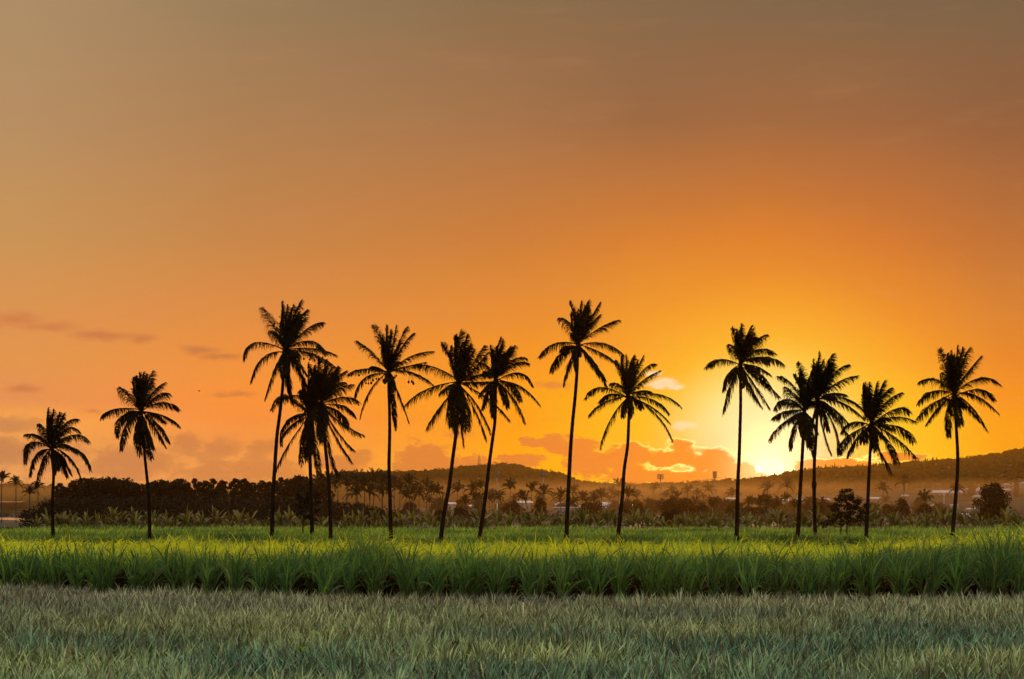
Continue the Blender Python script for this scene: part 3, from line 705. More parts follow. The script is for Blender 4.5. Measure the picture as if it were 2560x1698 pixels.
for (px, py, d, sc) in FP:
    k = between(px); idx = sorted(secs[k]).index(px); n = len(secs[k])
    w = at(px, py, d); gz = float(ground_z(w.x, d))
    if n > 20 or idx >= 20: ORD.extend(['number %d' % q_ for q_ in range(len(ORD) + 1, 60)])
    if n == 1: lab = 'small distant coconut palm ' + k
    else: lab = 'distant coconut palm, %s from the left %s' % (ORD[idx], k)
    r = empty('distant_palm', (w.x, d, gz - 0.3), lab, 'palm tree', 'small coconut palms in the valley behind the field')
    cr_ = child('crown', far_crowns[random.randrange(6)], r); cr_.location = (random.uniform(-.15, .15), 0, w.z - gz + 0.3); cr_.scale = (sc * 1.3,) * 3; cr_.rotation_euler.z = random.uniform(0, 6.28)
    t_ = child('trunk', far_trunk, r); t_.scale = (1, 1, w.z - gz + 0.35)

# ------------------------------------------------------------------ left wood: individual trees
def place_tree(px, ytop, d, protos, name, lab, cat, group, wscale=1.0, rz=None):
    """protos: list of (trunk mesh, crown mesh, height)"""
    tm, cm, H = random.choice(protos)
    w = at(px, ytop, d); gz = float(ground_z(w.x, d)); s = (w.z - gz) / H
    r = empty(name, (w.x, d, gz), lab, cat, group, rz=random.uniform(0, 6.28) if rz is None else rz)
    a = child('trunk', tm, r); b = child('crown', cm, r)
    for o in (a, b): o.scale = (s * wscale, s * wscale, s)
    return r
def protos(n, **kw):
    out = []
    for i in range(n):
        H = kw.get('H', 8.0); t_, c_ = tree_mesh(**kw)
        out.append((t_.mesh('trunk', M['treeb'], True), c_.mesh('crown', M['tree']), H))
    return out
narrow = protos(6, H=9.0, cr=1.55, ncl=13, n_per=90, leaf=0.42, bare=0.62, trunk_r=0.16)
dense = protos(6, H=8.5, cr=3.2, ncl=34, n_per=60, leaf=0.60, bare=0.12, trunk_r=0.22)
def top_l(px):
    return float(np.interp(px, [80, 130, 190, 250, 330, 420, 500, 600, 700, 740, 800, 880, 980], [1238, 1212, 1208, 1203, 1204, 1202, 1199, 1200, 1198, 1196, 1204, 1208, 1216]))
wood = []
px = 455
while px < 720:
    wood.append((px, top_l(px) + random.uniform(-9, 9), 258 + random.uniform(-6, 6), 'n')); px += random.uniform(20, 30)
for px in (160, 205, 232, 275, 312, 345, 392, 425, 452): wood.append((px, top_l(px) + random.uniform(-12, 14), 250 + random.uniform(-6, 6), 'd'))
for px in (150, 180, 218, 262, 298, 330, 372, 410): wood.append((px, top_l(px) + random.uniform(-12, 2), 262, 'n'))
for px in (728, 745, 765, 800): wood.append((px, top_l(px) + (-6 if px in (745,) else random.uniform(-3, 6)), 250, 'd'))
px = 118
while px < 985:
    wood.append((px, top_l(px) + random.uniform(22, 44) + (26 if px > 800 else 0), 225 + random.uniform(-8, 8), 'd')); px += random.uniform(34, 48)
cnt = {}
for (px, y, d, k) in wood: cnt.setdefault((between(px), k), []).append(px)
for (px, y, d, k) in wood:
    l = sorted(cnt[(between(px), k)]); i_ = l.index(px)
    kind = 'slim skyline tree' if k == 'n' else ('bushy dark tree' if d > 240 else 'low dark tree')
    same = sorted([w_[0] for w_ in wood if between(w_[0]) == between(px) and w_[3] == k and (w_[2] > 240) == (d > 240)])
    lab = kind + ', ' + (ORD[same.index(px)] + ' ' if len(same) > 1 else '') + between(px)
    place_tree(px, y, d, narrow if k == 'n' else dense, 'broadleaf_tree', lab, 'tree', 'trees of the dark wood at the left', wscale=1.0)

# other single trees and bushes
mango = protos(1, H=8.0, cr=4.0, ncl=60, n_per=90, leaf=0.42, bare=0.16, trunk_r=0.25)
place_tree(2480, 1213, 205, mango, 'broadleaf_tree', 'dark rounded tree beyond the hedge, right of the last tall palm', 'tree', None, wscale=.78)
dome = protos(3, H=4.0, cr=3.0, ncl=40, n_per=60, leaf=0.35, bare=0.10, trunk_r=0.15)
for (px, y, d, ws, lab) in [(2255, 1250, 300, .72, 'low dome shaped bush in the haze left of the last tall palm'),
                        (1664, 1281, 160, .32, 'left one of two dark round bushes behind the hedge right of the kinked palm'),
                        (1686, 1277, 165, .34, 'right one of two dark round bushes behind the hedge right of the kinked palm'),
                        (1447, 1282, 165, .34, 'dark green bush right behind the tallest palm, above the hedge'),
                        (1350, 1248, 300, .62, 'dark bushy tree in front of the small palms left of the tallest palm'),
                        (1146, 1271, 260, .95, 'brown mound shaped bush between the middle pair of tall palms'),
                        (1100, 1278, 250, .8, 'low brown bush left of the first leaning palm of the middle pair'),
                        (2430, 1206, 900, .9, 'hazy round tree behind the white cupola'), (2465, 1203, 900, 1.2, 'wide hazy tree right of the white cupola'),
                        (2540, 1198, 950, .8, 'hazy tree above the upper white roofs at the right edge'), (900, 1262, 205, .8, 'low rounded bush at the foot of the palm grove, left of the sixth tall palm'),
                        (2312, 1262, 330, .8, 'bush under the small palm left of the last tall palm'), (2050, 1268, 300, .6, 'hazy bush left of the small dark tree'), (1830, 1262, 420, .7, 'hazy bush behind the straight palm left of the sun'),
                        (1560, 1264, 420, .9, 'hazy bush behind the kinked palm'), (1600, 1262, 440, .8, 'hazy bush right of the lit lamps'), (1870, 1268, 380, .8, 'hazy bush under the sun glow')]:
    place_tree(px, y, d, dome, 'bush', lab, 'bush', None, wscale=ws / max(0.3, ((at(0, y, d).z - float(ground_z(at(px, y, d).x, d))) / 4.0)))

rb_ = random.Random(9); hb = []
for (xa, xb, n_) in ((1000, 1380, 7), (1385, 1640, 8), (1645, 1850, 8), (1860, 2080, 8), (2160, 2360, 4)):
    for i in range(n_): hb.append((xa + (xb - xa) * (i + rb_.uniform(.1, .9)) / n_, rb_.uniform(1250, 1270), rb_.uniform(400, 640)))
for (px, y, d) in hb:
    l = sorted(q[0] for q in hb if between(q[0]) == between(px)); nm = (ORD[l.index(px)] + ' ') if len(l) > 1 else ''
    place_tree(px, y, d, dome, 'bush', 'hazy valley bush, ' + nm + between(px), 'bush', 'hazy bushes on the valley floor', wscale=rb_.uniform(1.0, 1.6) / max(0.3, ((at(0, y, d).z - float(ground_z(at(px, y, d).x, d))) / 4.0)))

# near small trees with tiered leaves, standing among the tall palms
def tiered_tree(px, ybase, d, stems, pads, name_lab, leaf=0.17):
    w = at(px, ybase, d); gz = float(ground_z(w.x, d)); org = Vector((w.x, d, gz))
    r = empty('young_tree', org, name_lab, 'tree')
    tb = MB()
    for (x0, x1, y1) in stems:
        a = at(x0, ybase, d) - org; a.z = -0.2; t_ = at(x1, y1, d) - org
        tb.tube([a, a.lerp(t_, .35) + Vector((.03, 0, 0)), a.lerp(t_, .7), t_], [0.055, 0.045, 0.035, 0.012], 6)
    cs = []; rs = []
    for (x, y, rx, ry) in pads:
        for _ in range(3):
            c_ = at(x + random.uniform(-.8, .8) * rx, y + random.uniform(-1.1, 1.1) * ry, d) - org; c_.y += random.uniform(-.6, .6)
            cs.append(tuple(c_)); rs.append((rx / F * d * random.uniform(.5, .9), .35, ry / F * d * random.uniform(.8, 1.7)))
        st = min(stems, key=lambda s_: abs(s_[1] - x)); t_ = at(st[1], max(st[2], y + 12), d) - org; e_ = at(x, y, d) - org
        tb.tube([t_, t_.lerp(e_, .5) + Vector((0, 0, -.03)), e_], [0.02, 0.015, 0.006], 5)
    cb = MB(); leafcloud(cb, cs, np.array(rs), 26, leaf, flat=.3, aspect=.6)
    tb.build('trunk', M['treeb'], r); cb.build('crown', M['tree'], r)
tiered_tree(2120, 1338, 78, [(2100, 2104, 1262), (2116, 2117, 1238)],
            [(2117, 1231, 13, 5), (2106, 1238, 10, 4), (2128, 1240, 9, 5), (2098, 1249, 12, 4), (2115, 1251, 14, 5), (2138, 1250, 10, 4), (2146, 1256, 12, 4), (2086, 1267, 14, 3), (2104, 1263, 16, 5), (2128, 1265, 16, 5), (2150, 1268, 12, 4),
             (2095, 1278, 16, 5), (2118, 1278, 18, 6), (2142, 1281, 16, 5), (2100, 1292, 16, 6), (2125, 1293, 18, 7), (2148, 1294, 12, 6), (2110, 1305, 22, 8), (2140, 1307, 18, 7), (2075, 1302, 16, 7), (2062, 1308, 12, 6)],
            'small dark young tree with tiered leaves, left of the fourteenth tall palm')
tiered_tree(765, 1336, 77, [(756, 758, 1225)],
            [(752, 1230, 8, 4), (778, 1232, 10, 3), (745, 1243, 9, 4), (790, 1243, 10, 4), (765, 1240, 9, 4), (752, 1256, 12, 4), (786, 1258, 12, 3), (744, 1264, 10, 4), (762, 1272, 12, 5), (790, 1278, 9, 3), (750, 1284, 9, 5), (765, 1290, 9, 4), (772, 1250, 10, 4)],
            'thin sapling with sparse leaf tiers beside the stocky fourth palm')

# ------------------------------------------------------------------ undergrowth, scrub and hill forest (uncountable)
b = MB(); cs = []; rs = []
for _ in range(900):
    px = random.uniform(60, 1010); d = random.uniform(180, 222); yt = np.interp(px, [60, 120, 500, 800, 900, 1010], [1282, 1250, 1246, 1252, 1268, 1284]) + random.uniform(0, 45)
    w = at(px, yt, d); cs.append((w.x, d, w.z)); s = random.uniform(.5, 1.2); rs.append((s, s, s * .8))
leafcloud(b, cs, np.array(rs), 26, .42)
tag(b.build('undergrowth', M['tree']), 'dark undergrowth massed below the trees of the left wood', 'undergrowth', kind='stuff')
b = MB(); cs = []; rs = []
for _ in range(2600):
    d = 165 + 600 * random.random() ** 1.1; px = random.uniform(-150, 2700)
    x = (px - 1280) / F * d; s = random.uniform(.7, 1.7)
    if px < 110 and d < 330: continue
    cs.append((x, d, float(ground_z(x, d)) + s * .45)); rs.append((s * 1.3, s * 1.3, s))
leafcloud(b, cs, np.array(rs), 22, .6)
tag(b.build('scrub', M['scrub']), 'hazy low scrub covering the valley behind the banana hedge', 'scrub', kind='stuff')
# valley floor crops reach the wood at far left (grassy bank by the water)
ico_v = None
b = MB()
def crown_blobs(b, X, Y, r, zs):
    """low leafy blobs, 42 vertices each, jittered"""
    seg, rings = 7, 5
    V = [[0, 0, -.6]]
    for i in range(1, rings):
        ph = -math.pi / 2 + math.pi * i / rings
        for j in range(seg): V.append([math.cos(ph) * math.cos(2 * math.pi * j / seg), math.cos(ph) * math.sin(2 * math.pi * j / seg), math.sin(ph)])
    V.append([0, 0, 1]); V = np.array(V); nv = len(V)
    Q = np.array([[1 + i * seg + j, 1 + i * seg + (j + 1) % seg, 1 + (i + 1) * seg + (j + 1) % seg, 1 + (i + 1) * seg + j] for i in range(rings - 2) for j in range(seg)])
    e = nv - 1; o_ = 1 + (rings - 2) * seg
    T = np.array([[0, 1 + (j + 1) % seg, 1 + j] for j in range(seg)] + [[e, o_ + j, o_ + (j + 1) % seg] for j in range(seg)])
    n = len(X)
    VV = V[None] * (1 + rng.uniform(-.28, .28, (n, nv, 1))) * np.stack([r, r, r * zs], 1)[:, None]
    VV += np.stack([X, Y, ground_z(X, Y) + r * zs * .3], 1)[:, None]
    off = (np.arange(n) * nv)[:, None, None]
    b.add(VV.reshape(-1, 3), (Q[None] + off).reshape(-1, 4), (T[None] + off).reshape(-1, 3))
n = 9000
Yh = 860 + 560 * rng.random(n) ** .8; Xh = rng.uniform(-.52, .52, n) * Yh
keep = ~((Yh < 1060) & (Xh > 180)); Xh, Yh = Xh[keep], Yh[keep]
crown_blobs(b, Xh, Yh, rng.uniform(2.2, 4.6, len(Xh)), rng.uniform(.7, 1.1, len(Xh)))
n = 1500; Xc = rng.uniform(-.55, .55, n) * HD; Yc = HD + rng.uniform(-50, 40, n)
crown_blobs(b, Xc, Yc, rng.uniform(1.2, 3.2, n), rng.uniform(.8, 1.5, n))
n = 220; Xc = rng.uniform(.22, .36, n) * HD; Yc = HD + rng.uniform(-20, 20, n)      # thin upright casuarinas on the eastern ridge
crown_blobs(b, Xc, Yc, rng.uniform(.5, .9, n), rng.uniform(5, 8, n))
# a leafy fringe along the crest so that the skyline is not a clean edge
cs = []; rs = []
for _ in range(1500):
    x = random.uniform(-.55, .55) * HD; y = HD + random.uniform(-25, 20); s = random.uniform(1.0, 2.6)
    cs.append((x, y, float(ground_z(x, y)) + 3.0 + random.uniform(-1, 2.4))); rs.append((s, s, s))
leafcloud(b, cs, np.array(rs), 12, 1.5)
tag(b.build('forest', M['forest']), 'hazy forest covering the hills along the skyline', 'forest', kind='stuff')

# ------------------------------------------------------------------ banana hedge: individual plants
def banana_mesh(seed):
    r = random.Random(seed); b = MB()
    b.tube([(0, 0, -.2), (0, 0, .6), (.02, 0, 1.3)], [.12, .10, .06], 7, col=(.09, .08, .03))
    n = r.choice((9, 10, 11))
    for i in range(n):
        an = i * 2.4 + r.uniform(-.4, .4); e = r.uniform(.75, 1.45); L = r.uniform(1.25, 2.0); w = r.uniform(.13, .22)
        d = np.array([math.cos(an) * math.cos(e), math.sin(an) * math.cos(e), math.sin(e)]); s = np.array([-math.sin(an), math.cos(an), 0.0])
        pts = []; p = np.array([0.0, 0, 1.1 + r.uniform(-.2, .25)]); k = 8
        dr = r.uniform(.10, .24)
        for j in range(k):
            pts.append(p.copy()); p = p + d * L / (k - 1); d = d + np.array([.03, 0, -dr * (.5 + j * .16)]); d /= np.linalg.norm(d)
        pts = np.array(pts); prof = np.array([.10, .18, .8, 1, 1, .92, .7, .08]) * w
        prof = prof * np.array([1] * 2 + [r.uniform(.7, 1.1) for _ in range(5)] + [1])
        g = r.uniform(.55, 1.25); col = np.array([.13 * g * r.uniform(.9, 1.5), .14 * g, .018 * g])
        if r.random() < .12: col = np.array([.12, .075, .03])
        up = np.array([0, 0, 1.0])
        for sg in (-1, 1):       # two halves folded up from the midrib
            ed = pts + s * sg * prof[:, None] * .92 + up * prof[:, None] * .35
            V = np.stack([pts, ed], 1).reshape(-1, 3); q = np.array([[2 * j, 2 * j + 1, 2 * j + 3, 2 * j + 2] for j in range(k - 1)])
            b.add(V, q, None, col * (1.0 if sg > 0 else .92))
    return b.mesh('banana_plant', M['banana'])
ban = [banana_mesh(100 + i) for i in range(9)]
nban = 0
rows = [(126, 1.2), (135, 1.25), (146, 1.35)]
bl = []
for d0, sp in rows:
    x = -.425 * d0
    while x < .45 * d0:
        d = d0 + random.uniform(-3, 3); px = x / d * F + 1280
        if px > 92: bl.append((x, d, px))
        x += sp * random.uniform(.7, 1.3) * (1.0 if d0 > 130 else 1.5)
if len(bl) > 296: bl = random.sample(bl, 296)
for (x, d, px) in bl:
    o = bpy.data.objects.new('banana_plant', random.choice(ban)); C.objects.link(o)
    gz = float(ground_z(x, d)); top = float(np.interp(px, [0, 500, 1000, 1300, 1800, 2560], [1284, 1284, 1284, 1284, 1284, 1278])) + (vnoise(px * .02, d0 * .1, 5) - .5) * 12
    s = (at(px, top, d).z - gz) / 2.75 * random.uniform(.68, 1.25)
    o.location = (x, d, gz); o.scale = (s * 1.05, s * 1.05, s); o.rotation_euler = (random.uniform(-.08, .08), random.uniform(-.02, .14), random.uniform(0, 6.28))
    tag(o, 'leafy banana plant in the hedge row ' + between(px).replace('tall palms', 'tall near palms'), 'banana plant', 'banana plants in the hedge behind the palms')

# ------------------------------------------------------------------ grass strip at the palms' feet
def blades(b, X, Y, Z, L, w, col, lean=(.25, 0, 0), spread=.45, curve=.6, k=4):
    n = len(X); an = rng.uniform(0, 2 * math.pi, n); sp = rng.uniform(.1, spread, n)
    d = np.stack([np.cos(an) * sp, np.sin(an) * sp, np.ones(n)], 1) + np.array(lean); d = unit(d)
    pts = [np.stack([X, Y, Z], 1)]
    seg = (L / (k - 1))[:, None]; cv = rng.uniform(.3, 1.0, (n, 1)) * curve
    dd = d.copy()
    hor = unit(np.stack([d[:, 0], d[:, 1], np.zeros(n)], 1))
    for j in range(k - 1):
        pts.append(pts[-1] + dd * seg); dd = unit(dd + hor * cv * .45 + np.array([0, 0, -1.0]) * cv * .38 * (j + .5))
    P = np.stack(pts, 1); sd_ = unit(np.cross(hor, np.array([0, 0, 1.0])) + rng.normal(0, .5, (n, 3)))
    wd = w[:, None] * np.interp(np.linspace(0, 1, k), [0, .35, 1], [.7, 1.0, .06])[None]
    b.strips(P, sd_, wd, col)
def lerp3(a, b, t): return np.array(a)[None] * (1 - t[:, None]) + np.array(b)[None] * t[:, None]
b = MB(); n = 84000
Y = np.where(rng.random(n) < .3, 67.5 + 6 * rng.random(n), 69 + 30.5 * rng.random(n)); X = rng.uniform(-.55, .56, n) * Y
hh = .24 + .62 * np.clip(fbm(X * .22, Y * .35, 21) * 1.7 - .45, 0, 1)
pxs = X / Y * F + 1280
tone = fbm(X * .30, Y * .5, 31)
col = lerp3((.06, .15, .05), (.34, .52, .08), np.clip(tone * 2.2 - .6, 0, 1)) * rng.uniform(.7, 1.25, (n, 1))
blades(b, X, Y, ground_z(X, Y) - .03, hh * rng.uniform(.6, 1.2, n), rng.uniform(.024, .05, n), col * rng.uniform(.6, 1.5, (n, 1)), spread=.7, curve=.5)
tag(b.build('tall_grass', M['grass']), 'uneven green grass strip around the feet of the tall palms', 'grass', kind='stuff')
# rough vegetation on the bank by the water at the far left
b = MB(); n = 9000
Y = rng.uniform(100, 125, n); X = rng.uniform(-.46, .46, n) * Y
blades(b, X, Y, ground_z(X, Y), rng.uniform(.3, .7, n), rng.uniform(.03, .05, n), lerp3((.05, .07, .02), (.09, .12, .03), rng.random(n)), spread=.6)
n = 26000
Y = rng.uniform(122, 150, n); X = rng.uniform(-.46, .5, n) * Y; k_ = (X / Y * F + 1280) > 95; X, Y = X[k_], Y[k_]; n = len(X)
blades(b, X, Y, ground_z(X, Y), rng.uniform(.5, 1.0, n) * (.8 + .9 * fbm(X * .15, Y * .15, 8)), rng.uniform(.05, .11, n), lerp3((.03, .04, .012), (.12, .13, .025), rng.random(n) ** 2), spread=.9, curve=.9)
tag(b.build('rough_grass', M['grass']), 'rough grass and weeds between and before the banana plants', 'grass', kind='stuff')

# ------------------------------------------------------------------ sugarcane field
def front_d(x, edge=True):      # distance of the near edge of the cane; the edge wanders a little
    px = x / 50.0 * F + 1280
    yr = np.interp(px, [-200, 0, 200, 450, 700, 1000, 1280, 1700, 2100, 2560, 2800], [1448, 1452, 1458, 1464, 1470, 1474, 1476, 1476, 1474, 1472, 1470])
    return (CZ - .80) * F / (yr - HY) + (fbm(x * .9, x * 0 + 3.3, 61) - .5) * 1.3 * edge
b = MB()
def cane(n_st, ya, yb, leaves, front=False):
    x = rng.uniform(-38, 39, n_st); f = rng.random(n_st)
    fd = front_d(x); y = fd + ya + (yb - ya) * f if front else fd + ya + (68.8 - fd - ya) * f
    keep = np.abs(x) < .48 * y + 7; x, y = x[keep], y[keep]; m = len(x)
    hb = fbm(x * .75, y * .6, 55, 3) * 1.3 - .15                # clumps
    px = x / y * F + 1280
    hgt = 1.88 + (hb - .5) * 1.0 * (1.0 if front else .55)
    hgt = hgt + .7 * np.exp(-((px - 905) / 75.0) ** 2) * (y < 58) + .75 * np.clip((px - 2080) / 420, 0, 1) * (y < 62) + .12 * np.exp(-((px - 420) / 70.) ** 2)
    hgt = np.where(~np.isfinite(hgt), 2, hgt)
    if not front: hgt = hgt - .0 * y
    lean = rng.normal(0, .09, m) + .07
    R_ = leaves
    xi = np.repeat(x, R_); yi = np.repeat(y, R_); hi_ = np.repeat(hgt, R_); li = np.repeat(lean, R_)
    fr = np.tile(np.linspace(.24 if front else .46, .76, R_), m) + rng.uniform(-.07, .07, m * R_)
    z0 = hi_ * fr * .8; L = hi_ * rng.uniform(.50, .92, m * R_) * (1.02 - .3 * np.clip(fr - .5, 0, 1))
    tone = np.repeat(fbm(x * .25 + 7, y * .25, 77), R_)
    yel = np.clip((np.repeat(y, R_) - 53.0) / 5, 0, 1) * .92      # sunlit yellow of the cane tops, painted into the rows behind
    c1 = lerp3((.055, .15, .045), (.13, .25, .045), np.clip(tone * 2 - .5, 0, 1))
    c2 = np.array([[.66, .76, .03]]) * rng.uniform(.8, 1.2, (len(tone), 1))
    col = c1 * (1 - yel[:, None]) + c2 * yel[:, None]
    dry = (rng.random(len(tone)) < .03)[:, None] | (fr < .2)[:, None] & (rng.random(len(tone)) < .35)[:, None]
    col = np.where(dry, np.array([[.17, .11, .05]]), col) * rng.uniform(.72, 1.25, (len(tone), 1))
    blades(b, xi + li * z0, yi + rng.normal(0, .03, m * R_), z0, L, rng.uniform(.020, .048, m * R_) * (1.0 if front else .75), col, lean=(.12, 0, 0), spread=.72, curve=.62, k=6)
    # stalks
    n2 = m; P0 = np.stack([x, y, np.zeros(n2)], 1); P1 = np.stack([x + lean * hgt * .35, y, hgt * .35], 1); P2 = np.stack([x + lean * hgt * .7, y, hgt * .62], 1)
    b.strips(np.stack([P0, P1, P2], 1), np.repeat(np.array([[1.0, 0, 0]]), n2, 0), np.array([.016, .014, .010]), lerp3((.10, .07, .035), (.10, .11, .04), rng.random(n2)))
cane(650, 2.2, 4.8, 9, True)
def stools(rows_):
    """the field's edge: separate stools, each a fan of stems with long arching leaves"""
    X0 = []; Y0 = []
    for r_, (off, sp) in enumerate(rows_):
        xx = np.arange(-33, 34, sp) + (r_ % 2) * sp / 2; xx = xx + rng.normal(0, .16, len(xx))
        X0.append(xx); Y0.append(front_d(xx) + off + rng.normal(0, .12, len(xx)))
    X0 = np.concatenate(X0); Y0 = np.concatenate(Y0); m = len(X0)
    px = X0 / Y0 * F + 1280
    H = 2.42 * rng.uniform(.80, 1.10, m) + .62 * np.exp(-((px - 905) / 75.0) ** 2) + .62 * np.clip((px - 2080) / 420, 0, 1) + .22 * np.exp(-((px - 400) / 60.) ** 2)
    S_ = 6; LV = 7
    xs_ = np.repeat(X0, S_); ys_ = np.repeat(Y0, S_); hs_ = np.repeat(H, S_) * rng.uniform(.8, 1.1, m * S_); k = len(xs_)
    an = rng.uniform(0, 2 * math.pi, k); tl = rng.uniform(.02, .24, k)
    sd0 = unit(np.stack([np.cos(an) * tl + .06, np.sin(an) * tl, np.ones(k)], 1))
    base = np.stack([xs_ + np.cos(an) * .08, ys_ + np.sin(an) * .08, np.zeros(k)], 1)
    tip = base + sd0 * (hs_ * .52)[:, None]
    b.strips(np.stack([base, (base + tip) / 2, tip], 1), np.repeat(np.array([[1.0, 0, 0]]), k, 0), np.array([.018, .016, .012]), lerp3((.10, .075, .04), (.10, .14, .05), rng.random(k)))
    fr = np.tile(np.linspace(.30, 1.0, LV), k) + rng.uniform(-.05, .05, k * LV); kk = k * LV
    r2 = lambda a: np.repeat(a, LV, 0)
    P0 = r2(base) + r2(sd0) * (r2(hs_) * .52 * fr)[:, None]
    la = r2(an) + np.tile(np.arange(LV) % 2 * math.pi, k) + rng.normal(0, .9, kk); out = rng.uniform(.08, .50, kk) * (1.25 - .55 * fr)
    hor = np.stack([np.cos(la), np.sin(la), np.zeros(kk)], 1)
    d = unit(r2(sd0) + hor * out[:, None]); L = r2(hs_) * rng.uniform(.42, .68, kk) * (.75 + .35 * fr)
    seg = (L / 6)[:, None]; cv = (rng.uniform(.2, 1.0, kk) ** 1.3 * (1.25 - .5 * fr))[:, None]
    pts = [P0]; dd = d
    for j in range(6):
        pts.append(pts[-1] + dd * seg); dd = unit(dd + hor * cv * .16 + np.array([.05, 0, -1.0]) * cv * .15 * (j + .3))
    P = np.stack(pts, 1); sdv = unit(np.cross(hor, np.array([0, 0, 1.0])) * .6 + rng.normal(0, .45, (kk, 3)) + np.array([.5, 0, 0]))
    wd = rng.uniform(.020, .044, kk)[:, None] * np.array([[.6, .9, 1, .95, .75, .45, .05]])
    t_ = rng.random(kk)
    col = lerp3((.045, .14, .045), (.22, .40, .09), t_ ** 1.8) * r2(np.repeat(rng.uniform(.75, 1.25, (m, 1)), S_, 0))
    col = np.where((rng.random(kk) < .10)[:, None] & (fr < .5)[:, None], np.array([[.36, .33, .20]]), col)
    b.strips(P, sdv, wd, col)
stools([(0.0, 1.25), (.45, 1.15), (1.15, 1.1), (1.9, 1.2), (2.7, 1.3)])
# dark brown dead leaves, added to deepen the shade between the stools
n = 30000; x = rng.uniform(-33, 34, n); y = front_d(x) + rng.uniform(.95, 3.2, n); z = rng.uniform(0, 1.0, n)
blades(b, x, y, z, rng.uniform(.5, .9, n), rng.uniform(.03, .06, n), np.array([[.028, .014, .008]]) * rng.uniform(.5, 1.5, (n, 1)), spread=1.2, curve=.8)
cane(10500, 3.0, 0, 8)
tag(b.build('sugarcane', M['cane']), 'dense sugarcane stand, bright yellow green on top, across the middle of the field', 'sugarcane', kind='stuff')

# ------------------------------------------------------------------ pineapple field
b = MB()
sx, sy = .52, .46
ysr = np.arange(20.5, 58, sy); PX = []; PY = []
for r_i, y0 in enumerate(ysr):
    xr = np.arange(-.46 * y0 - 7, .46 * y0 + 7, sx); PX.append(xr + rng.normal(0, .12, len(xr)) + (r_i % 2) * sx / 2); PY.append(y0 + rng.normal(0, .12, len(xr)))
PX = np.concatenate(PX); PY = np.concatenate(PY)
k_ = PY < front_d(PX) - .15; PX, PY = PX[k_], PY[k_]; m = len(PX); R_ = 22
hs = (.78 + (fbm(PX * .5, PY * .6, 3) - .5) * .45) * rng.uniform(.82, 1.15, m)
x = np.repeat(PX, R_); y = np.repeat(PY, R_); h_ = np.repeat(hs, R_); n = m * R_
an = rng.uniform(0, 2 * math.pi, n); e = rng.uniform(.62, 1.48, n)
L = h_ * rng.uniform(.72, 1.12, n)
d = np.stack([np.cos(an) * np.cos(e), np.sin(an) * np.cos(e), np.sin(e)], 1)
hor = unit(np.stack([np.cos(an), np.sin(an), np.zeros(n)], 1))
P0 = np.stack([x, y, np.full(n, .06)], 1) + hor * .04
P1 = P0 + d * (L * .36)[:, None]; d2 = unit(d + hor * .14 + np.array([.03, 0, 0])); P2 = P1 + d2 * (L * .36)[:, None]; d3 = unit(d2 + hor * .24 + np.array([.05, 0, -.04])); P3 = P2 + d3 * (L * .32)[:, None]
sd_ = unit(np.cross(hor, np.array([0, 0, 1.0])) + rng.normal(0, .25, (n, 3)))
tone = np.clip(fbm(x * .16, y * .42, 91) * 2.4 - .7, 0, 1)
far = np.clip((y - 33) / 14, 0, 1)
green = lerp3((.12, .25, .14), (.40, .47, .17), tone)       # blue green to olive
purp = lerp3((.34, .27, .19), (.44, .38, .22), rng.random(n))
pm = np.clip(.10 + .55 * far * (.4 + .9 * fbm(x * .2, y * .3, 17)) + rng.uniform(-.25, .25, n), 0, 1)
col = green * (1 - pm[:, None]) + purp * pm[:, None]
rnd = rng.random(n)
col = np.where((rnd < .05)[:, None], np.array([[.15, .085, .07]]), col)
col = np.where((rnd > .93)[:, None], np.array([[.28, .30, .13]]), col)
col = np.where(((rnd > .05) & (rnd < .0518))[:, None], np.array([[.38, .08, .05]]), col)
col = col * rng.uniform(.5, 1.6, (n, 1)) * np.repeat(rng.uniform(.75, 1.25, (m, 1)) * (.62 + .76 * fbm(PX * .22, PY * .45, 12))[:, None], R_, 0)
wd = (.013 + .023 * rng.random(n) ** 1.6)[:, None] * np.array([[1.1, 1.0, .72, .05]])
b.strips(np.stack([P0, P1, P2, P3], 1), sd_, wd, col)
tag(b.build('pineapple_plants', M['pine']), 'grey green spiky pineapple crop filling the foreground', 'pineapple crop', kind='stuff')

# ------------------------------------------------------------------ sprinkler riser and bright weed in the crop
dS = 41.0; w = at(1308, 1540, dS)
r = empty('sprinkler', (w.x, dS, 0), 'pale sprinkler riser with a dark head standing in the pineapple crop', 'sprinkler')
tb = MB(); zt = at(0, 1505, dS).z; tb.tube([(0, 0, -.1), (0, 0, zt)], .022, 8); tb.build('riser', M['pvc'], r, True)
hb_ = MB(); hb_.tube([(0, 0, zt), (0, 0, zt + .05), (0, 0, zt + .06), (0, 0, zt + .10)], [.03, .03, .018, .018], 8); hb_.box((0, 0, zt + .12), (.09, .03, .03)); hb_.tube([(0, 0, zt + .12), (.05, 0, zt + .15)], .010, 6); hb_.build('sprinkler_head', M['plastic'], r)
w = at(752, 1640, 29.5)
b = MB()
for i in range(16):
    an = i * 2.4; L = random.uniform(.14, .24); d = Vector((math.cos(an), math.sin(an), random.uniform(.2, .9))).normalized(); p0 = Vector((0, 0, .62)); 
    P = np.array([[p0, p0 + d * L * .5 + Vector((0, 0, .03)), p0 + d * L]]); s_ = unit(np.cross(np.array(d), [0, 0, 1.0]))[None]
    b.strips(P, s_, np.array([.01, .032, .003]))
b.tube([(0, 0, 0), (.02, 0, .3), (0, 0, .63)], .008, 5)
o = b.build('weed', M['weed']); o.location = (w.x, 29.5, .18); tag(o, 'bright yellow green weed poking out of the pineapple crop at the lower left', 'weed')

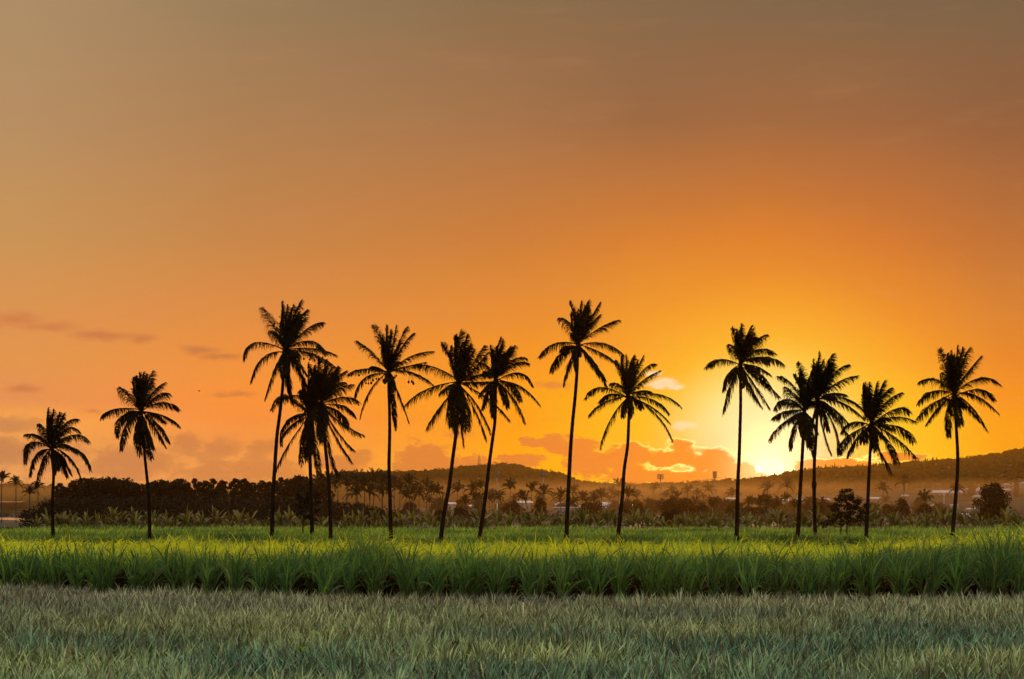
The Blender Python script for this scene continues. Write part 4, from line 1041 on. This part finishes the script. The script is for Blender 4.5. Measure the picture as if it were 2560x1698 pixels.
# small bird far left in the sky
b = MB(); b.ball((0, 0, 0), (.10, .035, .035), 8, 6)
for sg in (-1, 1):
    b.strips(np.array([[[.02, 0, .01], [-.01, sg * .10, .07], [-.06, sg * .22, .03]]]), np.array([[1.0, 0, 0]]), np.array([.045, .04, .005]))
b.strips(np.array([[[-.08, 0, 0], [-.16, 0, .0]]]), np.array([[0, 1.0, 0]]), np.array([.015, .03]))
o = b.build('bird', M['bird']); o.location = at(498, 978, 90); o.rotation_euler = (0, 0, .6); o.scale = (.8,) * 3
tag(o, 'small dark bird flying in the sky between the second and third palms', 'bird')

# ------------------------------------------------------------------ town: houses
def house(px0, px1, ytop, ybot, d, lab, roof='gable', depth=8.0, rz=0.0, group='houses of the village in the haze'):
    a = at(px0, ytop, d); b_ = at(px1, ytop, d); cx = (a.x + b_.x) / 2; Wd = b_.x - a.x; zt = a.z; gz = float(ground_z(cx, d)) - .4
    zb = min(gz, at(0, ybot, d).z)
    r = empty('house', (cx, d, zb), lab, 'house', group, rz)
    H = zt - zb; rh = min(H * .35, Wd * (.12 if roof == 'gable' else .0) + .25); wh = H - rh
    wb = MB(); wb.box((0, 0, wh / 2), (Wd * .92, depth, wh)); wb.build('wall', M['wall'], r)
    rb = MB(); o_ = .35
    hw, hd = Wd / 2, depth / 2 + o_
    if roof == 'gable':
        V = [(-hw, -hd, wh), (hw, -hd, wh), (hw, hd, wh), (-hw, hd, wh), (-hw, 0, wh + rh), (hw, 0, wh + rh), (-hw, -hd, wh + .12), (hw, -hd, wh + .12), (hw, hd, wh + .12), (-hw, hd, wh + .12)]
        rb.add(V, [[0, 1, 2, 3][::-1], [0, 1, 7, 6], [2, 3, 9, 8], [6, 7, 5, 4], [8, 9, 4, 5]], [[1, 8, 7], [1, 2, 8], [7, 8, 5], [0, 6, 9], [0, 9, 3], [6, 4, 9]])
    else:
        rb.box((0, 0, wh + rh / 2), (Wd, depth + 2 * o_, rh)); rb.box((Wd * .1, 0, wh + rh + .35), (Wd * .25, depth * .4, .7))
    rb.build('roof', M['roof'], r)
    nw = max(1, int(Wd / 3.2))
    for i in range(min(nw, 8)):
        x = -Wd * .46 + Wd * .92 * (i + .5) / nw; wz = max(wh - 1.7, wh * .5)
        if nw > 1 and i == nw // 2:
            q = MB(); q.box((x, -depth / 2 - .03, max(.4 + 1.0, wz - .45)), (.95, .06, 2.0)); q.build('door', M['dark'], r)
        else:
            q = MB(); q.box((x, -depth / 2 - .03, wz), (1.1, .06, 1.0)); q.build('window', M['dark'], r)
    return r
TOWN = [(2333, 2402, 1226, 1243, 900, 'gable', 'long pale house with a low gable roof, just left of the last tall palm'),
        (2398, 2433, 1223, 1241, 910, 'flat', 'pale flat roofed house with a raised top, right of the last tall palm'),
        (2494, 2531, 1211, 1222, 960, 'flat', 'long white flat roofed house high on the slope near the right edge'),
        (2533, 2580, 1207, 1219, 970, 'flat', 'white house highest on the slope at the right edge of the picture'),
        (2332, 2352, 1261, 1270, 700, 'gable', 'small bright roofed shed low left of the last tall palm'),
        (2378, 2392, 1261, 1271, 700, 'gable', 'tiny bright roofed shed right against the last tall palm'),
        (2372, 2422, 1284, 1294, 330, 'gable', 'bright low roof just above the banana hedge right of the last tall palm'),
        (2419, 2438, 1270, 1284, 600, 'gable', 'pale small house in front of the cupola, beside the dark tree'),
        (2434, 2450, 1239, 1252, 850, 'gable', 'small pale house right below the white cupola'),
        (2505, 2524, 1222, 1230, 930, 'gable', 'small pale house under the long flat roofed one near the right edge'),
        (1383, 1516, 1268, 1300, 520, 'flat', 'long low white building between the tallest palm and the kinked palm'),
        (1388, 1440, 1256, 1268, 640, 'gable', 'pale roofed shed above the long white building, at its left end'),
        (1492, 1556, 1255, 1268, 640, 'gable', 'pale roofed shed above the long white building, left of the kinked palm'),
        (1562, 1600, 1268, 1290, 600, 'flat', 'pale block with posts right of the kinked palm, under the lit lamps'),
        (1815, 1845, 1244, 1252, 820, 'gable', 'pale roof in the haze just left of the straight palm by the sun'),
        (1797, 1817, 1262, 1270, 700, 'gable', 'small pale shed low in the haze left of the straight palm by the sun'),
        (1932, 1972, 1247, 1256, 800, 'gable', 'pale roof in the haze below the sun'),
        (1988, 2018, 1246, 1254, 810, 'gable', 'bright roof in the haze behind the twelfth tall palm'),
        (2020, 2036, 1252, 1260, 780, 'gable', 'small bright roof between the twelfth and thirteenth tall palms'),
        (2050, 2074, 1246, 1254, 820, 'gable', 'small hazy roof right of the thirteenth tall palm'),
        (2172, 2200, 1243, 1251, 830, 'gable', 'pale roof just right of the fourteenth tall palm'),
        (2255, 2270, 1237, 1243, 880, 'gable', 'tiny pale roof below the taller of two lone hazy palms'),
        (1112, 1140, 1256, 1266, 620, 'gable', 'bright roof just right of the seventh tall palm'),
        (1170, 1196, 1262, 1272, 620, 'gable', 'pale roof low between the middle pair of tall palms'),
        (1290, 1330, 1252, 1262, 640, 'gable', 'hazy roof behind the small palms left of the tallest palm')]
for (a_, b_, c_, d_, dist, rf, lab) in TOWN:
    house(a_, b_, c_, d_, dist, lab, rf, depth=7.0 if b_ - a_ < 60 else 10.0, rz=random.uniform(-.15, .15))
# white cupola
dc = 905.0; w = at(2447, 1240, dc); r = empty('cupola_building', (w.x, dc, float(ground_z(w.x, dc))), 'white domed shrine with a thin spire left of the dark round tree', 'shrine')
z0 = w.z - r.location.z; s_ = dc / F
q = MB(); q.box((0, 0, (z0 + 6 * s_) / 2), (17 * s_, 17 * s_, z0 + 6 * s_)); q.build('wall', M['wall'], r)
q = MB(); q.tube([(0, 0, z0 + 6 * s_), (0, 0, z0 + 11 * s_), (0, 0, z0 + 15 * s_), (0, 0, z0 + 18.5 * s_), (0, 0, z0 + 21 * s_)], [8 * s_, 8 * s_, 7 * s_, 4.5 * s_, .8 * s_], 14); q.build('dome', M['roof'], r, True)
q = MB(); q.tube([(0, 0, z0 + 21 * s_), (0, 0, z0 + 29 * s_)], [.6 * s_, .2 * s_], 6); q.build('spire', M['roof'], r)

# floodlight masts
def mast(px, ytop, d, lab, wpx_=17, rows_=4, cols=3):
    w = at(px, ytop, d); gz = float(ground_z(w.x, d)); H = w.z - gz; s = d / F
    r = empty('floodlight_mast', (w.x, d, gz), lab, 'floodlight mast', 'floodlight masts round the sports ground')
    q = MB(); q.tube([(0, 0, 0), (0, 0, H * .5), (0, 0, H)], [.55, .42, .28], 8); q.build('pole', M['steel'], r, True)
    hw = wpx_ / 2 * s; q = MB(); lp = MB()
    for i in range(rows_):
        z = H - i * 4.6 * s; q.box((0, 0, z), (hw * 2, .25, .28))
        for j in range(cols * 2):
            x = -hw + 2 * hw * (j + .5) / (cols * 2)
            lp.box((x, -.3, z + .25), (hw * .2, .5, .75))
    for x in (-hw * .55, hw * .55): q.box((x, .15, H - (rows_ - 1) * 2.3 * s), (.2, .15, (rows_ - 1) * 4.6 * s + .4))
    q.build('frame', M['steel'], r); lp.build('floodlights', M['steel'], r)
mast(1243, 1182, 620, 'slim faint floodlight mast just right of the middle pair of tall palms', 11, 3)
mast(1358, 1180, 600, 'wide headed floodlight mast left of the tallest palm', 16, 3)
mast(1651, 1188, 760, 'floodlight mast dark against the orange sky right of the kinked palm', 17, 3)
mast(1787, 1181, 720, 'floodlight mast left of the straight palm beside the sun', 11, 4)
# lattice telecom tower on the hill
dt = HD; w = at(1198, 1166, dt); gz = float(ground_z(w.x, dt)) ; r = empty('lattice_tower', (w.x, dt, gz), 'thin lattice telecom tower on top of the left hill', 'telecom tower')
H = at(0, 1133, dt).z - gz; q = MB()
for sx_ in (-1, 1):
    for sy_ in (-1, 1): q.tube([(sx_ * 1.9, sy_ * 1.9, 0), (sx_ * .9, sy_ * .9, H * .8)], .22, 5)
for i in range(9):
    u = i / 9; u2 = (i + 1) / 9; a_ = 1.9 - u * 1.0; b2 = 1.9 - u2 * 1.0
    q.tube([(-a_, -a_, H * .8 * u), (b2, -b2, H * .8 * u2)], .14, 4); q.tube([(a_, -a_, H * .8 * u), (-b2, -b2, H * .8 * u2)], .14, 4)
q.build('lattice', M['steel'], r); q = MB(); q.tube([(0, 0, H * .8), (0, 0, H)], .25, 5); q.build('antenna', M['steel'], r)
# thin white pole in the valley and two lit lamps
for (px, yt, d, lit, lab) in [(1243, 1258, 440, 0, 'short pale pole standing among the small palms left of the tallest palm'), (2360, 1228, 700, 0, 'thin pale pole in front of the long gabled house'),
                          (1582, 1264, 560, 1, 'lit street lamp glowing right of the kinked palm, left one of two'), (1646, 1263, 560, 1, 'lit street lamp glowing right of the kinked palm, right one of two')]:
    w = at(px, yt, d); gz = float(ground_z(w.x, d)); r = empty('street_lamp' if lit else 'pole', (w.x, d, gz), lab, 'street lamp' if lit else 'pole')
    q = MB(); q.tube([(0, 0, 0), (0, 0, w.z - gz)], .16, 6); q.build('post', M['roof'], r)
    if lit:
        q = MB(); q.ball((0, -.2, w.z - gz + .2), .42, 8, 6); q.build('lamp_head', M['lamp'], r)

# ------------------------------------------------------------------ haze
def air(c, d, col, dens, g_, lab):
    hz = MB(); hz.box(c, d)
    m = material('haze'); t = m.node_tree; out = t.nodes.new('ShaderNodeOutputMaterial'); pv = t.nodes.new('ShaderNodeVolumePrincipled')
    pv.inputs['Color'].default_value = tuple(col) + (1,); pv.inputs['Density'].default_value = dens; pv.inputs['Anisotropy'].default_value = g_
    t.links.new(pv.outputs[0], out.inputs['Volume'])
    o = hz.build('haze', m); tag(o, lab, kind='stuff')
air((0, 1140, 57), (4760, 3160, 132), (0.36, 0.19, 0.03), 0.00019, 0.62, 'thin golden evening haze lying over the whole valley')
air((0, 780, 1.0), (1900, 700, 21), (0.56, 0.33, 0.12), 0.0010, 0.5, 'low bank of pale mist lying on the valley floor before the hills')
